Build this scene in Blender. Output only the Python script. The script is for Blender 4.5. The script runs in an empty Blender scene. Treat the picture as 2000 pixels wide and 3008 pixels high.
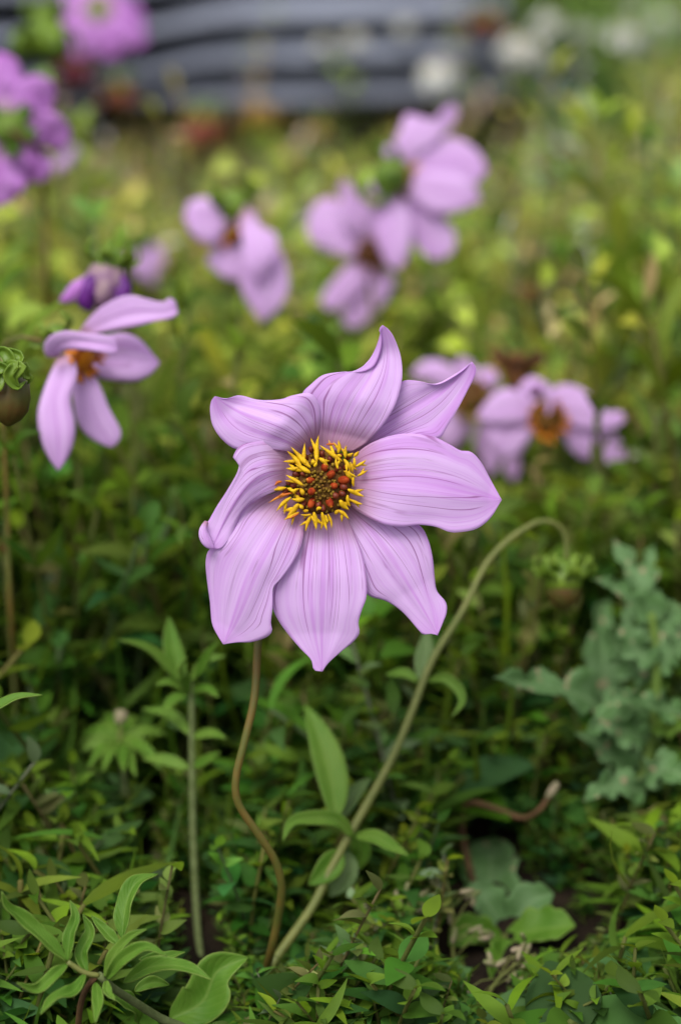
import bpy, math, random
import numpy as np
R = math.radians
random.seed(7); rng = np.random.default_rng(7)
scene = bpy.context.scene
COL = scene.collection

# ------------------------------------------------------------------ camera
PITCH = R(20.0); CAMZ = 0.415; LENS = 50.0; SENSW = 15.7; FOC = 0.688
cam_d = bpy.data.cameras.new('camera'); cam = bpy.data.objects.new('camera', cam_d); COL.objects.link(cam)
cam.location = (0, 0, CAMZ); cam.rotation_euler = (R(90) - PITCH, 0, 0)
cam_d.sensor_fit = 'HORIZONTAL'; cam_d.sensor_width = SENSW; cam_d.lens = LENS
cam_d.clip_start = 0.02; cam_d.clip_end = 500
cam_d.dof.use_dof = True; cam_d.dof.focus_distance = FOC; cam_d.dof.aperture_fstop = 3.2
scene.camera = cam

# ------------------------------------------------------------------ overcast sky, weak soft sun
SUN_EL, SUN_AZ = R(62), R(-115)
w = bpy.data.worlds.new('World'); scene.world = w; w.use_nodes = True
nt = w.node_tree; nt.nodes.clear()
sky = nt.nodes.new('ShaderNodeTexSky'); sky.sky_type = 'NISHITA'; sky.sun_disc = False
sky.sun_elevation = SUN_EL; sky.sun_rotation = SUN_AZ; sky.dust_density = 4.0; sky.air_density = 1.0
hs = nt.nodes.new('ShaderNodeHueSaturation'); hs.inputs['Saturation'].default_value = 0.22
bg = nt.nodes.new('ShaderNodeBackground'); bg.inputs['Strength'].default_value = 0.13
wo = nt.nodes.new('ShaderNodeOutputWorld')
nt.links.new(sky.outputs[0], hs.inputs['Color']); nt.links.new(hs.outputs[0], bg.inputs['Color']); nt.links.new(bg.outputs[0], wo.inputs['Surface'])
sd = bpy.data.lights.new('sun', 'SUN'); sd.energy = 1.15; sd.angle = R(30); sd.color = (1.0, 0.97, 0.93)
sun = bpy.data.objects.new('sun', sd); COL.objects.link(sun)
# the sun stands behind the camera, to the left and high
sun.rotation_euler = (R(90) - SUN_EL, 0, R(-28))
sky.sun_rotation = R(180 + 28)
scene.view_settings.view_transform = 'Standard'; scene.view_settings.look = 'None'
scene.view_settings.exposure = 0.78; scene.view_settings.gamma = 1.0
scene.render.engine = 'CYCLES'
scene.cycles.use_denoising = True
scene.cycles.max_bounces = 8; scene.cycles.transmission_bounces = 5; scene.cycles.transparent_max_bounces = 4

# ------------------------------------------------------------------ pixel -> place
CF = np.array([0, math.cos(PITCH), -math.sin(PITCH)]); CU = np.array([0, math.sin(PITCH), math.cos(PITCH)]); CR = np.array([1.0, 0, 0])
CP = np.array([0, 0, CAMZ]); KP = SENSW / LENS / 2000.0
def P(px, py, d):
    return CP + d * (CF + (px - 1000) * KP * CR + (1504 - py) * KP * CU)
def G(px, py, z=0.0):
    v = CF + (px - 1000) * KP * CR + (1504 - py) * KP * CU
    return CP + v * ((z - CAMZ) / v[2])
def proj(V):
    q = V - CP; d = q @ CF
    return 1000 + (q @ CR) / d / KP, 1504 - (q @ CU) / d / KP, d
def mpp(d): return d * KP

# ------------------------------------------------------------------ materials
def new_mat(name):
    m = bpy.data.materials.new(name); m.use_nodes = True; m.node_tree.nodes.clear(); return m, m.node_tree
class NB:
    def __init__(s, t): s.t = t
    def n(s, typ, **kw):
        x = s.t.nodes.new(typ)
        for k, v in kw.items(): setattr(x, k, v)
        return x
    def l(s, a, b): s.t.links.new(a, b)
    def val(s, sock, v):
        if hasattr(v, 'is_output') : s.l(v, sock)
        else: sock.default_value = v
    def math(s, op, a, b=0.0, clamp=False):
        x = s.n('ShaderNodeMath', operation=op, use_clamp=clamp); s.val(x.inputs[0], a); s.val(x.inputs[1], b); return x.outputs[0]
    def mix(s, f, a, b, mode='MIX'):
        x = s.n('ShaderNodeMix', data_type='RGBA', blend_type=mode); s.val(x.inputs[0], f)
        s.val(x.inputs[6], a if hasattr(a, 'is_output') else (*a, 1)[:4]); s.val(x.inputs[7], b if hasattr(b, 'is_output') else (*b, 1)[:4]); return x.outputs[2]
    def mapr(s, v, a, b, c=0.0, d=1.0, smooth=True):
        x = s.n('ShaderNodeMapRange', interpolation_type='SMOOTHSTEP' if smooth else 'LINEAR'); s.val(x.inputs[0], v)
        for i, q in enumerate((a, b, c, d)): x.inputs[1 + i].default_value = q
        return x.outputs[0]
    def noise(s, vec, scale=5.0, detail=2.0, rough=0.5):
        x = s.n('ShaderNodeTexNoise'); s.val(x.inputs['Vector'], vec); x.inputs['Scale'].default_value = scale
        x.inputs['Detail'].default_value = detail; x.inputs['Roughness'].default_value = rough; return x.outputs['Fac']
    def comb(s, x, y, z=0.0):
        c = s.n('ShaderNodeCombineXYZ')
        for i, v in enumerate((x, y, z)): s.val(c.inputs[i], v)
        return c.outputs[0]
    def finish(s, col, rough=0.5, spec=0.3, trans=0.3, tcol=None, bump=None, bstr=0.2, bdist=0.0003):
        p = s.n('ShaderNodeBsdfPrincipled'); s.val(p.inputs['Base Color'], col if hasattr(col, 'is_output') else (*col, 1))
        s.val(p.inputs['Roughness'], rough); p.inputs['Specular IOR Level'].default_value = spec
        if bump is not None:
            b = s.n('ShaderNodeBump'); b.inputs['Strength'].default_value = bstr; b.inputs['Distance'].default_value = bdist
            s.l(bump, b.inputs['Height']); s.l(b.outputs[0], p.inputs['Normal'])
        o = s.n('ShaderNodeOutputMaterial')
        if trans > 0:
            t = s.n('ShaderNodeBsdfTranslucent'); tc = tcol if tcol is not None else col
            s.val(t.inputs['Color'], tc if hasattr(tc, 'is_output') else (*tc, 1))
            mx = s.n('ShaderNodeMixShader'); mx.inputs[0].default_value = trans
            s.l(p.outputs[0], mx.inputs[1]); s.l(t.outputs[0], mx.inputs[2]); s.l(mx.outputs[0], o.inputs['Surface'])
        else: s.l(p.outputs[0], o.inputs['Surface'])

def petal_mat(name, pale, mid, vein, basec, vein_amt=1.0, base_v=0.16):
    m, t = new_mat(name); b = NB(t)
    uv = b.n('ShaderNodeUVMap'); sp = b.n('ShaderNodeSeparateXYZ'); b.l(uv.outputs[0], sp.inputs[0])
    U, V = sp.outputs[0], sp.outputs[1]
    fu = b.math('FRACT', U)
    seed = b.math('FLOOR', U)
    # broad magenta streaks running along the petal
    n1 = b.noise(b.comb(b.math('MULTIPLY', fu, 7.0), b.math('MULTIPLY', V, 0.55), b.math('MULTIPLY', seed, 3.7)), 1.0, 2.5, 0.55)
    streak = b.mapr(n1, 0.47, 0.70)
    n2 = b.noise(b.comb(b.math('MULTIPLY', fu, 62.0), b.math('MULTIPLY', V, 2.2), b.math('MULTIPLY', seed, 1.3)), 1.0, 2.0, 0.6)
    fine = b.mapr(n2, 0.42, 0.75)
    # midline, stronger towards the tip, and petal rim
    md = b.math('ABSOLUTE', b.math('SUBTRACT', fu, 0.5))
    midl = b.math('MULTIPLY', b.mapr(md, 0.0, 0.055, 1.0, 0.0), b.mapr(V, 0.1, 0.9, 0.25, 0.75))
    rim = b.mapr(md, 0.452, 0.492)
    tip = b.mapr(V, 0.78, 1.0)
    c = b.mix(b.math('MULTIPLY', streak, 0.62), pale, mid)
    c = b.mix(b.math('MULTIPLY', fine, 0.46), c, mid)
    c = b.mix(midl, c, mid)
    c = b.mix(b.math('MULTIPLY', rim, 0.22), c, mid)
    c = b.mix(b.math('MULTIPLY', tip, 0.45), c, mid)
    # thin dark veins: contour lines of a stretched noise, broken here and there
    n3 = b.noise(b.comb(b.math('MULTIPLY', fu, 8.5), b.math('MULTIPLY', V, 0.42), b.math('ADD', b.math('MULTIPLY', seed, 5.1), 9.0)), 1.0, 1.2, 0.5)
    ln = b.mapr(b.math('ABSOLUTE', b.math('SUBTRACT', n3, 0.505)), 0.003, 0.016, 1.0, 0.0)
    n3b = b.noise(b.comb(b.math('MULTIPLY', fu, 10.0), b.math('MULTIPLY', V, 0.35), b.math('ADD', b.math('MULTIPLY', seed, 2.3), 40.0)), 1.0, 1.0, 0.5)
    ln2 = b.mapr(b.math('ABSOLUTE', b.math('SUBTRACT', n3b, 0.5)), 0.002, 0.012, 1.0, 0.0)
    gap = b.noise(b.comb(b.math('MULTIPLY', fu, 14.0), b.math('MULTIPLY', V, 4.2), seed), 1.0, 2.0, 0.6)
    brk = b.mapr(gap, 0.44, 0.54)
    fade = b.mapr(V, 0.30, 0.88, 1.0, 0.16)
    lines = b.math('MULTIPLY', b.math('MULTIPLY', b.math('MAXIMUM', ln, b.math('MULTIPLY', ln2, 0.75)), b.math('MAXIMUM', brk, b.mapr(V, 0.15, 0.62, 0.9, 0.0))), b.math('MULTIPLY', fade, 0.9 * vein_amt))
    wrp = b.noise(b.comb(b.math('MULTIPLY', fu, 3.0), b.math('MULTIPLY', V, 0.9), b.math('ADD', seed, 71.0)), 1.0, 1.0, 0.5)
    xx = b.math('ADD', b.math('MULTIPLY', fu, 13.0), b.math('MULTIPLY', wrp, 5.5))
    wn = b.n('ShaderNodeTexWhiteNoise', noise_dimensions='2D'); b.l(b.comb(b.math('FLOOR', xx), b.math('ADD', b.math('MULTIPLY', seed, 7.0), 0.5)), wn.inputs['Vector'])
    vl = b.math('MULTIPLY', b.mapr(b.math('ABSOLUTE', b.math('SUBTRACT', b.math('FRACT', xx), 0.5)), 0.02, 0.085, 1.0, 0.0), b.mapr(b.math('SUBTRACT', b.math('MULTIPLY', wn.outputs['Value'], 0.95), V), 0.0, 0.12))
    lines = b.math('MAXIMUM', b.math('MULTIPLY', lines, 0.45), b.math('MULTIPLY', vl, 0.78 * vein_amt))
    c = b.mix(lines, c, vein)
    c = b.mix(b.mapr(V, base_v * 0.2, base_v * 1.7, 0.75, 0.0), c, basec)
    hgt = b.math('SUBTRACT', b.math('MULTIPLY', n2, 0.6), b.math('MULTIPLY', lines, 0.5))
    b.finish(c, 0.6, 0.12, 0.36, tcol=c, bump=hgt, bstr=0.22, bdist=0.00015)
    return m
M = {}
M['petal'] = petal_mat('lilac_petal', (0.72, 0.50, 0.81), (0.60, 0.27, 0.71), (0.30, 0.09, 0.30), (0.42, 0.20, 0.24))
M['petal_far'] = petal_mat('lilac_petal_soft', (0.72, 0.49, 0.80), (0.61, 0.32, 0.70), (0.26, 0.08, 0.28), (0.40, 0.22, 0.22), 0.5, 0.10)
M['petal_deep'] = petal_mat('purple_petal', (0.56, 0.27, 0.64), (0.42, 0.10, 0.50), (0.16, 0.02, 0.22), (0.62, 0.48, 0.50), 0.5, 0.2)

def simple(name, c1, c2, rough=0.5, spec=0.3, trans=0.0, scale=60.0, det=3.0, bstr=0.0, bdist=0.0005, lo=0.35, hi=0.65):
    m, t = new_mat(name); b = NB(t)
    tc = b.n('ShaderNodeTexCoord'); n = b.noise(tc.outputs['Object'], scale, det, 0.55)
    c = b.mix(b.mapr(n, lo, hi), c1, c2)
    b.finish(c, rough, spec, trans, bump=n if bstr else None, bstr=bstr, bdist=bdist); return m
M['yellow'] = simple('floret_yellow', (0.72, 0.46, 0.010), (0.56, 0.32, 0.008), 0.55, 0.15, 0.15, 500)
M['orange'] = simple('floret_orange', (0.60, 0.23, 0.008), (0.45, 0.10, 0.006), 0.5, 0.3, 0.1, 400)
M['red'] = simple('floret_bud_red', (0.34, 0.055, 0.010), (0.20, 0.018, 0.006), 0.65, 0.08, 0.0, 500)
M['maroon'] = simple('floret_throat', (0.17, 0.028, 0.008), (0.10, 0.014, 0.006), 0.5, 0.3, 0.0, 500)
M['olive'] = simple('unopened_floret', (0.22, 0.14, 0.018), (0.11, 0.05, 0.010), 0.7, 0.08, 0.0, 700)
M['yellow_olive'] = simple('floret_tube', (0.30, 0.19, 0.02), (0.16, 0.09, 0.012), 0.6, 0.15, 0.0, 500)
M['disc'] = simple('disc_base', (0.17, 0.085, 0.014), (0.085, 0.03, 0.008), 0.8, 0.2, 0.0, 500)
M['stem_brown'] = simple('stem_brown', (0.13, 0.085, 0.018), (0.085, 0.09, 0.016), 0.5, 0.3, 0.0, 90, 3, 0.3)
M['stem_green'] = simple('stem_green', (0.15, 0.16, 0.04), (0.11, 0.13, 0.03), 0.55, 0.3, 0.0, 120, 3, 0.3)
M['stem_pale'] = simple('stem_pale_hairy', (0.12, 0.15, 0.055), (0.085, 0.11, 0.035), 0.8, 0.2, 0.0, 300, 4, 0.6)
M['stem_dry'] = simple('stem_dry', (0.115, 0.06, 0.026), (0.07, 0.04, 0.018), 0.7, 0.2, 0.0, 120, 3, 0.3)
M['sepal'] = simple('sepal_green', (0.17, 0.26, 0.025), (0.10, 0.18, 0.014), 0.42, 0.3, 0.2, 150)
M['bulb'] = simple('bud_brown', (0.085, 0.042, 0.012), (0.07, 0.07, 0.015), 0.45, 0.2, 0.0, 90)
M['cream'] = simple('bud_cream', (0.30, 0.20, 0.22), (0.17, 0.06, 0.19), 0.5, 0.3, 0.15, 90)
M['violet'] = simple('bud_violet', (0.14, 0.02, 0.22), (0.09, 0.015, 0.15), 0.5, 0.3, 0.15, 120)
M['brown_dead'] = simple('withered_petal', (0.20, 0.085, 0.025), (0.07, 0.025, 0.012), 0.7, 0.2, 0.15, 200)
M['crimson'] = simple('crimson_petal', (0.17, 0.012, 0.03), (0.09, 0.008, 0.02), 0.5, 0.3, 0.15, 80)
M['redor'] = simple('red_orange_petal', (0.24, 0.06, 0.03), (0.15, 0.04, 0.02), 0.5, 0.3, 0.15, 80)
M['gold'] = simple('golden_petal', (0.40, 0.25, 0.05), (0.28, 0.16, 0.035), 0.5, 0.3, 0.15, 80)
M['white'] = simple('white_petal', (0.72, 0.72, 0.67), (0.60, 0.60, 0.54), 0.5, 0.3, 0.2, 80)
M['slate'] = simple('slate', (0.25, 0.27, 0.345), (0.16, 0.172, 0.22), 0.75, 0.3, 0.0, 6, 6, 0.4, 0.003)
M['slate_dark'] = simple('slate_dark', (0.20, 0.215, 0.275), (0.13, 0.14, 0.18), 0.75, 0.3, 0.0, 6, 6, 0.4, 0.003)
M['soil'] = simple('soil', (0.022, 0.015, 0.009), (0.009, 0.006, 0.004), 0.95, 0.1, 0.0, 45, 8, 0.8, 0.01)
M['spike'] = simple('spikelet', (0.30, 0.24, 0.16), (0.14, 0.17, 0.055), 0.6, 0.2, 0.15, 300)

def leaf_mat(name, c1, c2, rib, margin=None, rough=0.48, trans=0.28, spots=None):
    m, t = new_mat(name); b = NB(t)
    uv = b.n('ShaderNodeUVMap'); sp = b.n('ShaderNodeSeparateXYZ'); b.l(uv.outputs[0], sp.inputs[0])
    fu = b.math('FRACT', sp.outputs[0]); V = sp.outputs[1]
    tc = b.n('ShaderNodeTexCoord'); n = b.noise(tc.outputs['Object'], 90.0, 3.0)
    md = b.math('ABSOLUTE', b.math('SUBTRACT', fu, 0.5))
    c = b.mix(b.mapr(n, 0.35, 0.65), c1, c2)
    side = b.math('SINE', b.math('MULTIPLY', b.math('SUBTRACT', V, b.math('MULTIPLY', md, 0.5)), 75.0))
    c = b.mix(b.mapr(side, 0.86, 1.0, 0.0, 0.35), c, rib)
    c = b.mix(b.mapr(md, 0.012, 0.05, 0.75, 0.0), c, rib)
    if margin: c = b.mix(b.mapr(md, 0.455, 0.49, 0.0, 0.42), c, margin)
    if spots:
        vo = b.n('ShaderNodeTexVoronoi'); vo.inputs['Scale'].default_value = 170; b.l(tc.outputs['Object'], vo.inputs['Vector'])
        k = b.math('MULTIPLY', b.mapr(vo.outputs['Distance'], 0.16, 0.3, 1.0, 0.0), b.mapr(n, 0.47, 0.55))
        c = b.mix(k, c, spots)
    b.finish(c, rough, 0.16, trans, tcol=b.mix(0.6, c, (0.18, 0.30, 0.015)), bump=b.math('ADD', n, b.math('MULTIPLY', side, -0.15)), bstr=0.35, bdist=0.0006)
    return m
M['leaf'] = leaf_mat('leaf_green', (0.072, 0.172, 0.015), (0.10, 0.205, 0.022), (0.14, 0.235, 0.04), (0.24, 0.29, 0.07))
M['leaf_light'] = leaf_mat('leaf_light', (0.10, 0.205, 0.022), (0.13, 0.235, 0.030), (0.165, 0.255, 0.055), (0.17, 0.22, 0.06))
M['leaf_pale'] = leaf_mat('leaf_pale', (0.105, 0.175, 0.055), (0.13, 0.20, 0.07), (0.16, 0.23, 0.09))
M['leaf_blue'] = leaf_mat('leaf_glaucous', (0.080, 0.168, 0.050), (0.12, 0.215, 0.085), (0.15, 0.24, 0.105), None, 0.6, 0.2, (0.32, 0.25, 0.15))

def carpet_mat():
    m, t = new_mat('weed_leaf'); b = NB(t)
    a = b.n('ShaderNodeAttribute'); a.attribute_name = 'tint'
    tc = b.n('ShaderNodeTexCoord'); n = b.noise(tc.outputs['Object'], 55.0, 3.0)
    c = b.mix(b.mapr(n, 0.3, 0.7, 0.0, 0.35), a.outputs['Color'], (0.03, 0.06, 0.01))
    b.finish(c, 0.62, 0.12, 0.4, tcol=b.mix(0.45, c, (0.26, 0.36, 0.02)))
    return m
M['weed'] = carpet_mat()

# ------------------------------------------------------------------ mesh helpers
ORI = {}
def link(name, me, parent=None, mat=None):
    o = bpy.data.objects.new(name, me); COL.objects.link(o)
    if mat: me.materials.append(mat)
    if parent is not None: o.parent = parent
    return o
def tag(o, label=None, cat=None, group=None, kind=None):
    if label: o['label'] = label
    if cat: o['category'] = cat
    if group: o['group'] = group
    if kind: o['kind'] = kind
    return o
def thing(name, loc, label, cat, group=None):
    o = bpy.data.objects.new(name, None); COL.objects.link(o); o.location = loc; o.empty_display_size = 0.01
    ORI[o] = np.array(loc, float); tag(o, label, cat, group); return o
def mk(name, V, F, mat, parent=None, uv=None, smooth=True, tint=None):
    V = np.asarray(V, float)
    if parent is not None:
        og = ORI[parent]; V = V - og
    else: og = np.zeros(3)
    me = bpy.data.meshes.new(name); me.from_pydata(V.tolist(), [], [list(map(int, f)) for f in F])
    if uv is not None:
        l = me.uv_layers.new(name='UVMap'); vi = np.empty(len(me.loops), np.int32); me.loops.foreach_get('vertex_index', vi)
        l.data.foreach_set('uv', np.asarray(uv, np.float32)[vi].ravel())
    if smooth: me.polygons.foreach_set('use_smooth', np.ones(len(me.polygons), bool))
    o = link(name, me, parent, M[mat] if isinstance(mat, str) else mat); ORI[o] = og
    return o
def cr(pts, n, closed=False):
    """Catmull-Rom through pts, resampled to n points by arc length"""
    p = np.asarray(pts, float)
    if len(p) == 2: return p[0] + (p[1] - p[0]) * np.linspace(0, 1, n)[:, None]
    e = np.vstack([2 * p[0] - p[1], p, 2 * p[-1] - p[-2]]); out = []
    for i in range(len(p) - 1):
        a, b, c, d = e[i], e[i + 1], e[i + 2], e[i + 3]; t = np.linspace(0, 1, 14, endpoint=False)[:, None]
        out.append(0.5 * (2 * b + (c - a) * t + (2 * a - 5 * b + 4 * c - d) * t ** 2 + (3 * b - a - 3 * c + d) * t ** 3))
    q = np.vstack(out + [p[-1:]]); s = np.r_[0, np.cumsum(np.linalg.norm(np.diff(q, axis=0), axis=1))]
    u = np.linspace(0, s[-1], n); return np.stack([np.interp(u, s, q[:, k]) for k in range(q.shape[1])], 1)
def sheet(Gd, th):
    """closed thin solid from an n x m grid of points"""
    n, m, _ = Gd.shape
    du = np.gradient(Gd, axis=1); dv = np.gradient(Gd, axis=0); N = np.cross(du, dv); L = np.linalg.norm(N, axis=2, keepdims=True); L[L < 1e-12] = 1; N = N / L
    V = np.concatenate([(Gd + N * th / 2).reshape(-1, 3), (Gd - N * th / 2).reshape(-1, 3)])
    ix = np.arange(n * m).reshape(n, m); k = n * m
    F = np.stack([ix[:-1, :-1], ix[:-1, 1:], ix[1:, 1:], ix[1:, :-1]], -1).reshape(-1, 4)
    F2 = F[:, ::-1] + k
    ring = np.r_[ix[0, :], ix[1:, -1], ix[-1, -2::-1], ix[-2:0:-1, 0]]; nx = np.roll(ring, -1)
    F3 = np.stack([nx, ring, ring + k, nx + k], -1)
    uu, vv = np.meshgrid(np.linspace(0.002, 0.998, m), np.linspace(0, 1, n)); UV = np.stack([uu, vv], -1).reshape(-1, 2)
    return V, np.vstack([F, F2, F3]), np.vstack([UV, UV])
UVK = [0]
def put_sheet(name, Gd, th, mat, parent):
    V, F, UV = sheet(Gd, th); UVK[0] += 1; UV = UV + np.array([UVK[0] % 37, 0])
    return mk(name, V, F, mat, parent, UV)
def tube(pts, rad, seg=8):
    pts = np.asarray(pts, float); n = len(pts); rad = np.broadcast_to(np.asarray(rad, float), (n,))
    T = np.gradient(pts, axis=0); T /= np.linalg.norm(T, axis=1, keepdims=True) + 1e-12
    a = np.array([0.3, 0.9, 0.2]); N = np.cross(T[0], a); N /= np.linalg.norm(N); V = []
    for i in range(n):
        N = N - T[i] * (N @ T[i]); N /= np.linalg.norm(N) + 1e-12; B = np.cross(T[i], N)
        th = np.linspace(0, 2 * math.pi, seg, endpoint=False)[:, None]
        V.append(pts[i] + rad[i] * (np.cos(th) * N + np.sin(th) * B))
    F = [[i * seg + j, i * seg + (j + 1) % seg, (i + 1) * seg + (j + 1) % seg, (i + 1) * seg + j] for i in range(n - 1) for j in range(seg)]
    F += [list(range(seg - 1, -1, -1)), list(range((n - 1) * seg, n * seg))]
    return np.vstack(V), F
def put_tube(name, pts, rad, mat, parent, n=24, seg=8):
    q = cr(pts, n); r = np.interp(np.linspace(0, 1, n), np.linspace(0, 1, len(np.atleast_1d(rad))), np.atleast_1d(rad))
    V, F = tube(q, r, seg); return mk(name, V, F, mat, parent)
def lathe(c, axis, prof, seg=14, rib=0.0, nrib=0):
    """prof: list of (distance along axis, radius)"""
    axis = np.asarray(axis, float); axis /= np.linalg.norm(axis); a = np.array([0.31, 0.2, 0.93]); X = np.cross(axis, a); X /= np.linalg.norm(X); Y = np.cross(axis, X)
    V = []; th = np.linspace(0, 2 * math.pi, seg, endpoint=False)
    for h, r in prof:
        rr = r * (1 + rib * np.cos(nrib * th))
        V.append(np.asarray(c) + axis * h + np.outer(rr * np.cos(th), X) + np.outer(rr * np.sin(th), Y))
    n = len(prof)
    F = [[i * seg + j, i * seg + (j + 1) % seg, (i + 1) * seg + (j + 1) % seg, (i + 1) * seg + j] for i in range(n - 1) for j in range(seg)]
    F += [list(range(seg - 1, -1, -1)), list(range((n - 1) * seg, n * seg))]
    return np.vstack(V), F
def egg(c, axis, length, rad, seg=10, n=7, blunt=0.5):
    t = np.linspace(0, math.pi, n); prof = [(-length / 2 * math.cos(x), max(1e-5, rad * math.sin(x) ** blunt if 0 < x < math.pi - 1e-6 else 1e-5)) for x in t]
    return lathe(c, axis, prof, seg)
def ribbon(ctr, width, prof, facing, roll=0.0, fold=0.15, n=12, m=5, teeth=0.0, nteeth=9, wav=0.0, lobes=0.0, nl=3, seed=0, twist=0.0):
    """leaf/petal surface along a 3D centre line; width in m; prof(v)->0..1; facing = the way its upper side looks"""
    c = cr(ctr, n); T = np.gradient(c, axis=0); T /= np.linalg.norm(T, axis=1, keepdims=True) + 1e-12
    f = np.asarray(facing, float); out = np.zeros((n, m, 3)); rs = np.random.default_rng(seed); ph = rs.uniform(0, 6.28)
    for i in range(n):
        v = i / (n - 1); S = np.cross(T[i], f); S /= np.linalg.norm(S) + 1e-9; Nn = np.cross(S, T[i])
        a = roll + twist * (v - 0.5); S, Nn = S * math.cos(a) + Nn * math.sin(a), Nn * math.cos(a) - S * math.sin(a)
        wv = prof(v) * width / 2
        for j in range(m):
            u = -1 + 2 * j / (m - 1); k = 1.0
            if lobes: k = (1 - lobes) + lobes * abs(math.sin(v * nl * math.pi + (0.5 if u > 0 else 0))) ** 0.7
            if teeth: k *= 1 - teeth * ((v * nteeth + (0.3 if u > 0 else 0)) % 1.0)
            uu = u * (k if abs(u) > 0.6 else 1 - (1 - k) * abs(u) ** 2)
            out[i, j] = c[i] + S * wv * uu + Nn * (fold * abs(uu) ** 1.3 * wv * 1.6 + wav * wv * abs(uu) * math.sin(v * 14 + ph + 1.7 * u))
    return out
lance = lambda v: max(0.03, math.sin(math.pi * min(1, v ** 0.8)) ** 0.8)
ovate = lambda v: max(0.03, math.sin(math.pi * v ** 0.62) ** 0.75)
spat = lambda v: max(0.10, (math.sin(math.pi * (0.08 + 0.92 * v) ** 1.35)) ** 0.7)
petalp = lambda v: max(0.04, (0.35 + 0.65 * min(1, v * 2.2)) * (1 - max(0, (v - 0.55) / 0.45) ** 2.2) ** 0.8)
PROT = []                                    # (px, py, radius px, depth): seen-through zones that weeds in front must leave free
def guard(pts, r):
    for q in pts:
        a, b, d = proj(np.asarray(q)); PROT.append((a, b, r, d))

# ================================================================== SETTING
def ground():
    n = 90
    xs = np.sign(np.linspace(-1, 1, n)) * np.abs(np.linspace(-1, 1, n)) ** 3 * 60; ys = np.sign(np.linspace(-1, 1, n)) * np.abs(np.linspace(-1, 1, n)) ** 3 * 60 + 1.2
    X, Y = np.meshgrid(xs, ys); Z = rng.normal(0, 0.004, X.shape) * (np.abs(X) < 4) * (np.abs(Y) < 6)
    Gd = np.stack([X, Y, Z - 0.004], -1); ix = np.arange(n * n).reshape(n, n)
    F = np.stack([ix[:-1, :-1], ix[:-1, 1:], ix[1:, 1:], ix[1:, :-1]], -1).reshape(-1, 4)
    return tag(mk('ground', Gd.reshape(-1, 3), F, 'soil'), kind='structure')
ground()

# stack of wavy grey roofing sheets behind the bed
def sheet_stack():
    A = G(760, 445); ang = R(7)
    dx = np.array([math.cos(ang), math.sin(ang), 0]); dy = np.array([-math.sin(ang), math.cos(ang), 0])
    ords = ['bottom', 'second', 'third', 'fourth', 'fifth', 'sixth', 'seventh', 'top']
    z = 0.012
    for k in range(8):
        x0 = -0.50 + [0.0, -0.1, 0.05, 0.02, -0.03, 0.06, -0.05, 0.0][k] * 0.5; x1 = 0.27 + random.uniform(-0.02, 0.02); nx = 56
        th = 0.029 + 0.004 * random.random(); off = random.uniform(-0.012, 0.012)
        xs = np.linspace(x0, x1, nx)
        wave = lambda x: 0.004 * np.sin((x + 0.05 * k) * 6.0) - 0.030 / (1 + np.exp((x + 0.055 - 0.012 * (k - 3)) * 45)) * (0.9 if k > 0 else 0.3)
        # rounded front edge, drawn as a closed section swept along x
        yy = [0.0, 0.006, 0.016, 0.032, 0.45, 0.45, 0.012, 0.003]; zz = [0.25, 0.50, 0.78, 1.0, 1.0, -0.55, 0.0, 0.08]
        V = []; F = []; s = len(yy)
        for i, x in enumerate(xs):
            for a, b in zip(yy, zz): V.append(A + dx * x + dy * (a + off) + np.array([0, 0, z + wave(x) + (1 - (1 - b) * (1 - .62 / (1 + math.exp((x + .055) * 45)))) * th + 0.03]))
        for i in range(nx - 1):
            for j in range(s): F.append([i * s + j, i * s + (j + 1) % s, (i + 1) * s + (j + 1) % s, (i + 1) * s + j])
        F += [list(range(s - 1, -1, -1)), list(range((nx - 1) * s, nx * s))]
        o = mk('roofing_sheet', V, F, 'slate' if k % 3 else 'slate_dark', None, smooth=False)
        tag(o, f'wavy grey roofing sheet, {ords[k]} of the stack behind the flower bed' if k not in (0, 7) else f'wavy grey roofing sheet at the {ords[k]} of the stack behind the flower bed', 'roofing sheet', 'stacked roofing sheets')
        z += th + 0.012
    # two timber battens carry the stack
    for s_, lab in ((-0.36, 'dark timber batten under the wavy end of the roofing sheets'), (0.18, 'dark timber batten under the flat end of the roofing sheets')):
        c = A + dx * s_ + dy * 0.05; V = []
        for hx in (-0.04, 0.04):
            for hy in (0.0, 0.38):
                for hz in (-0.004, 0.043): V.append(c + dx * hx + dy * hy + np.array([0, 0, hz]))
        F = [[0, 1, 3, 2], [4, 6, 7, 5], [0, 4, 5, 1], [2, 3, 7, 6], [0, 2, 6, 4], [1, 5, 7, 3]]
        tag(mk('batten', V, F, 'stem_dry', None, smooth=False), lab, 'batten', 'battens under the sheets')
sheet_stack()

# ================================================================== HERO FLOWER
def c1(p): return (560 + 0.5995 * p[0], 930 + 0.5995 * p[1])
HD = 0.690
hero = thing('dahlia_flower', tuple(G(768, 2905)), 'sharp lilac dahlia with eight striped petals and yellow-ringed dark centre on a kinked stem', 'flower', 'lilac dahlias')
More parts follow.
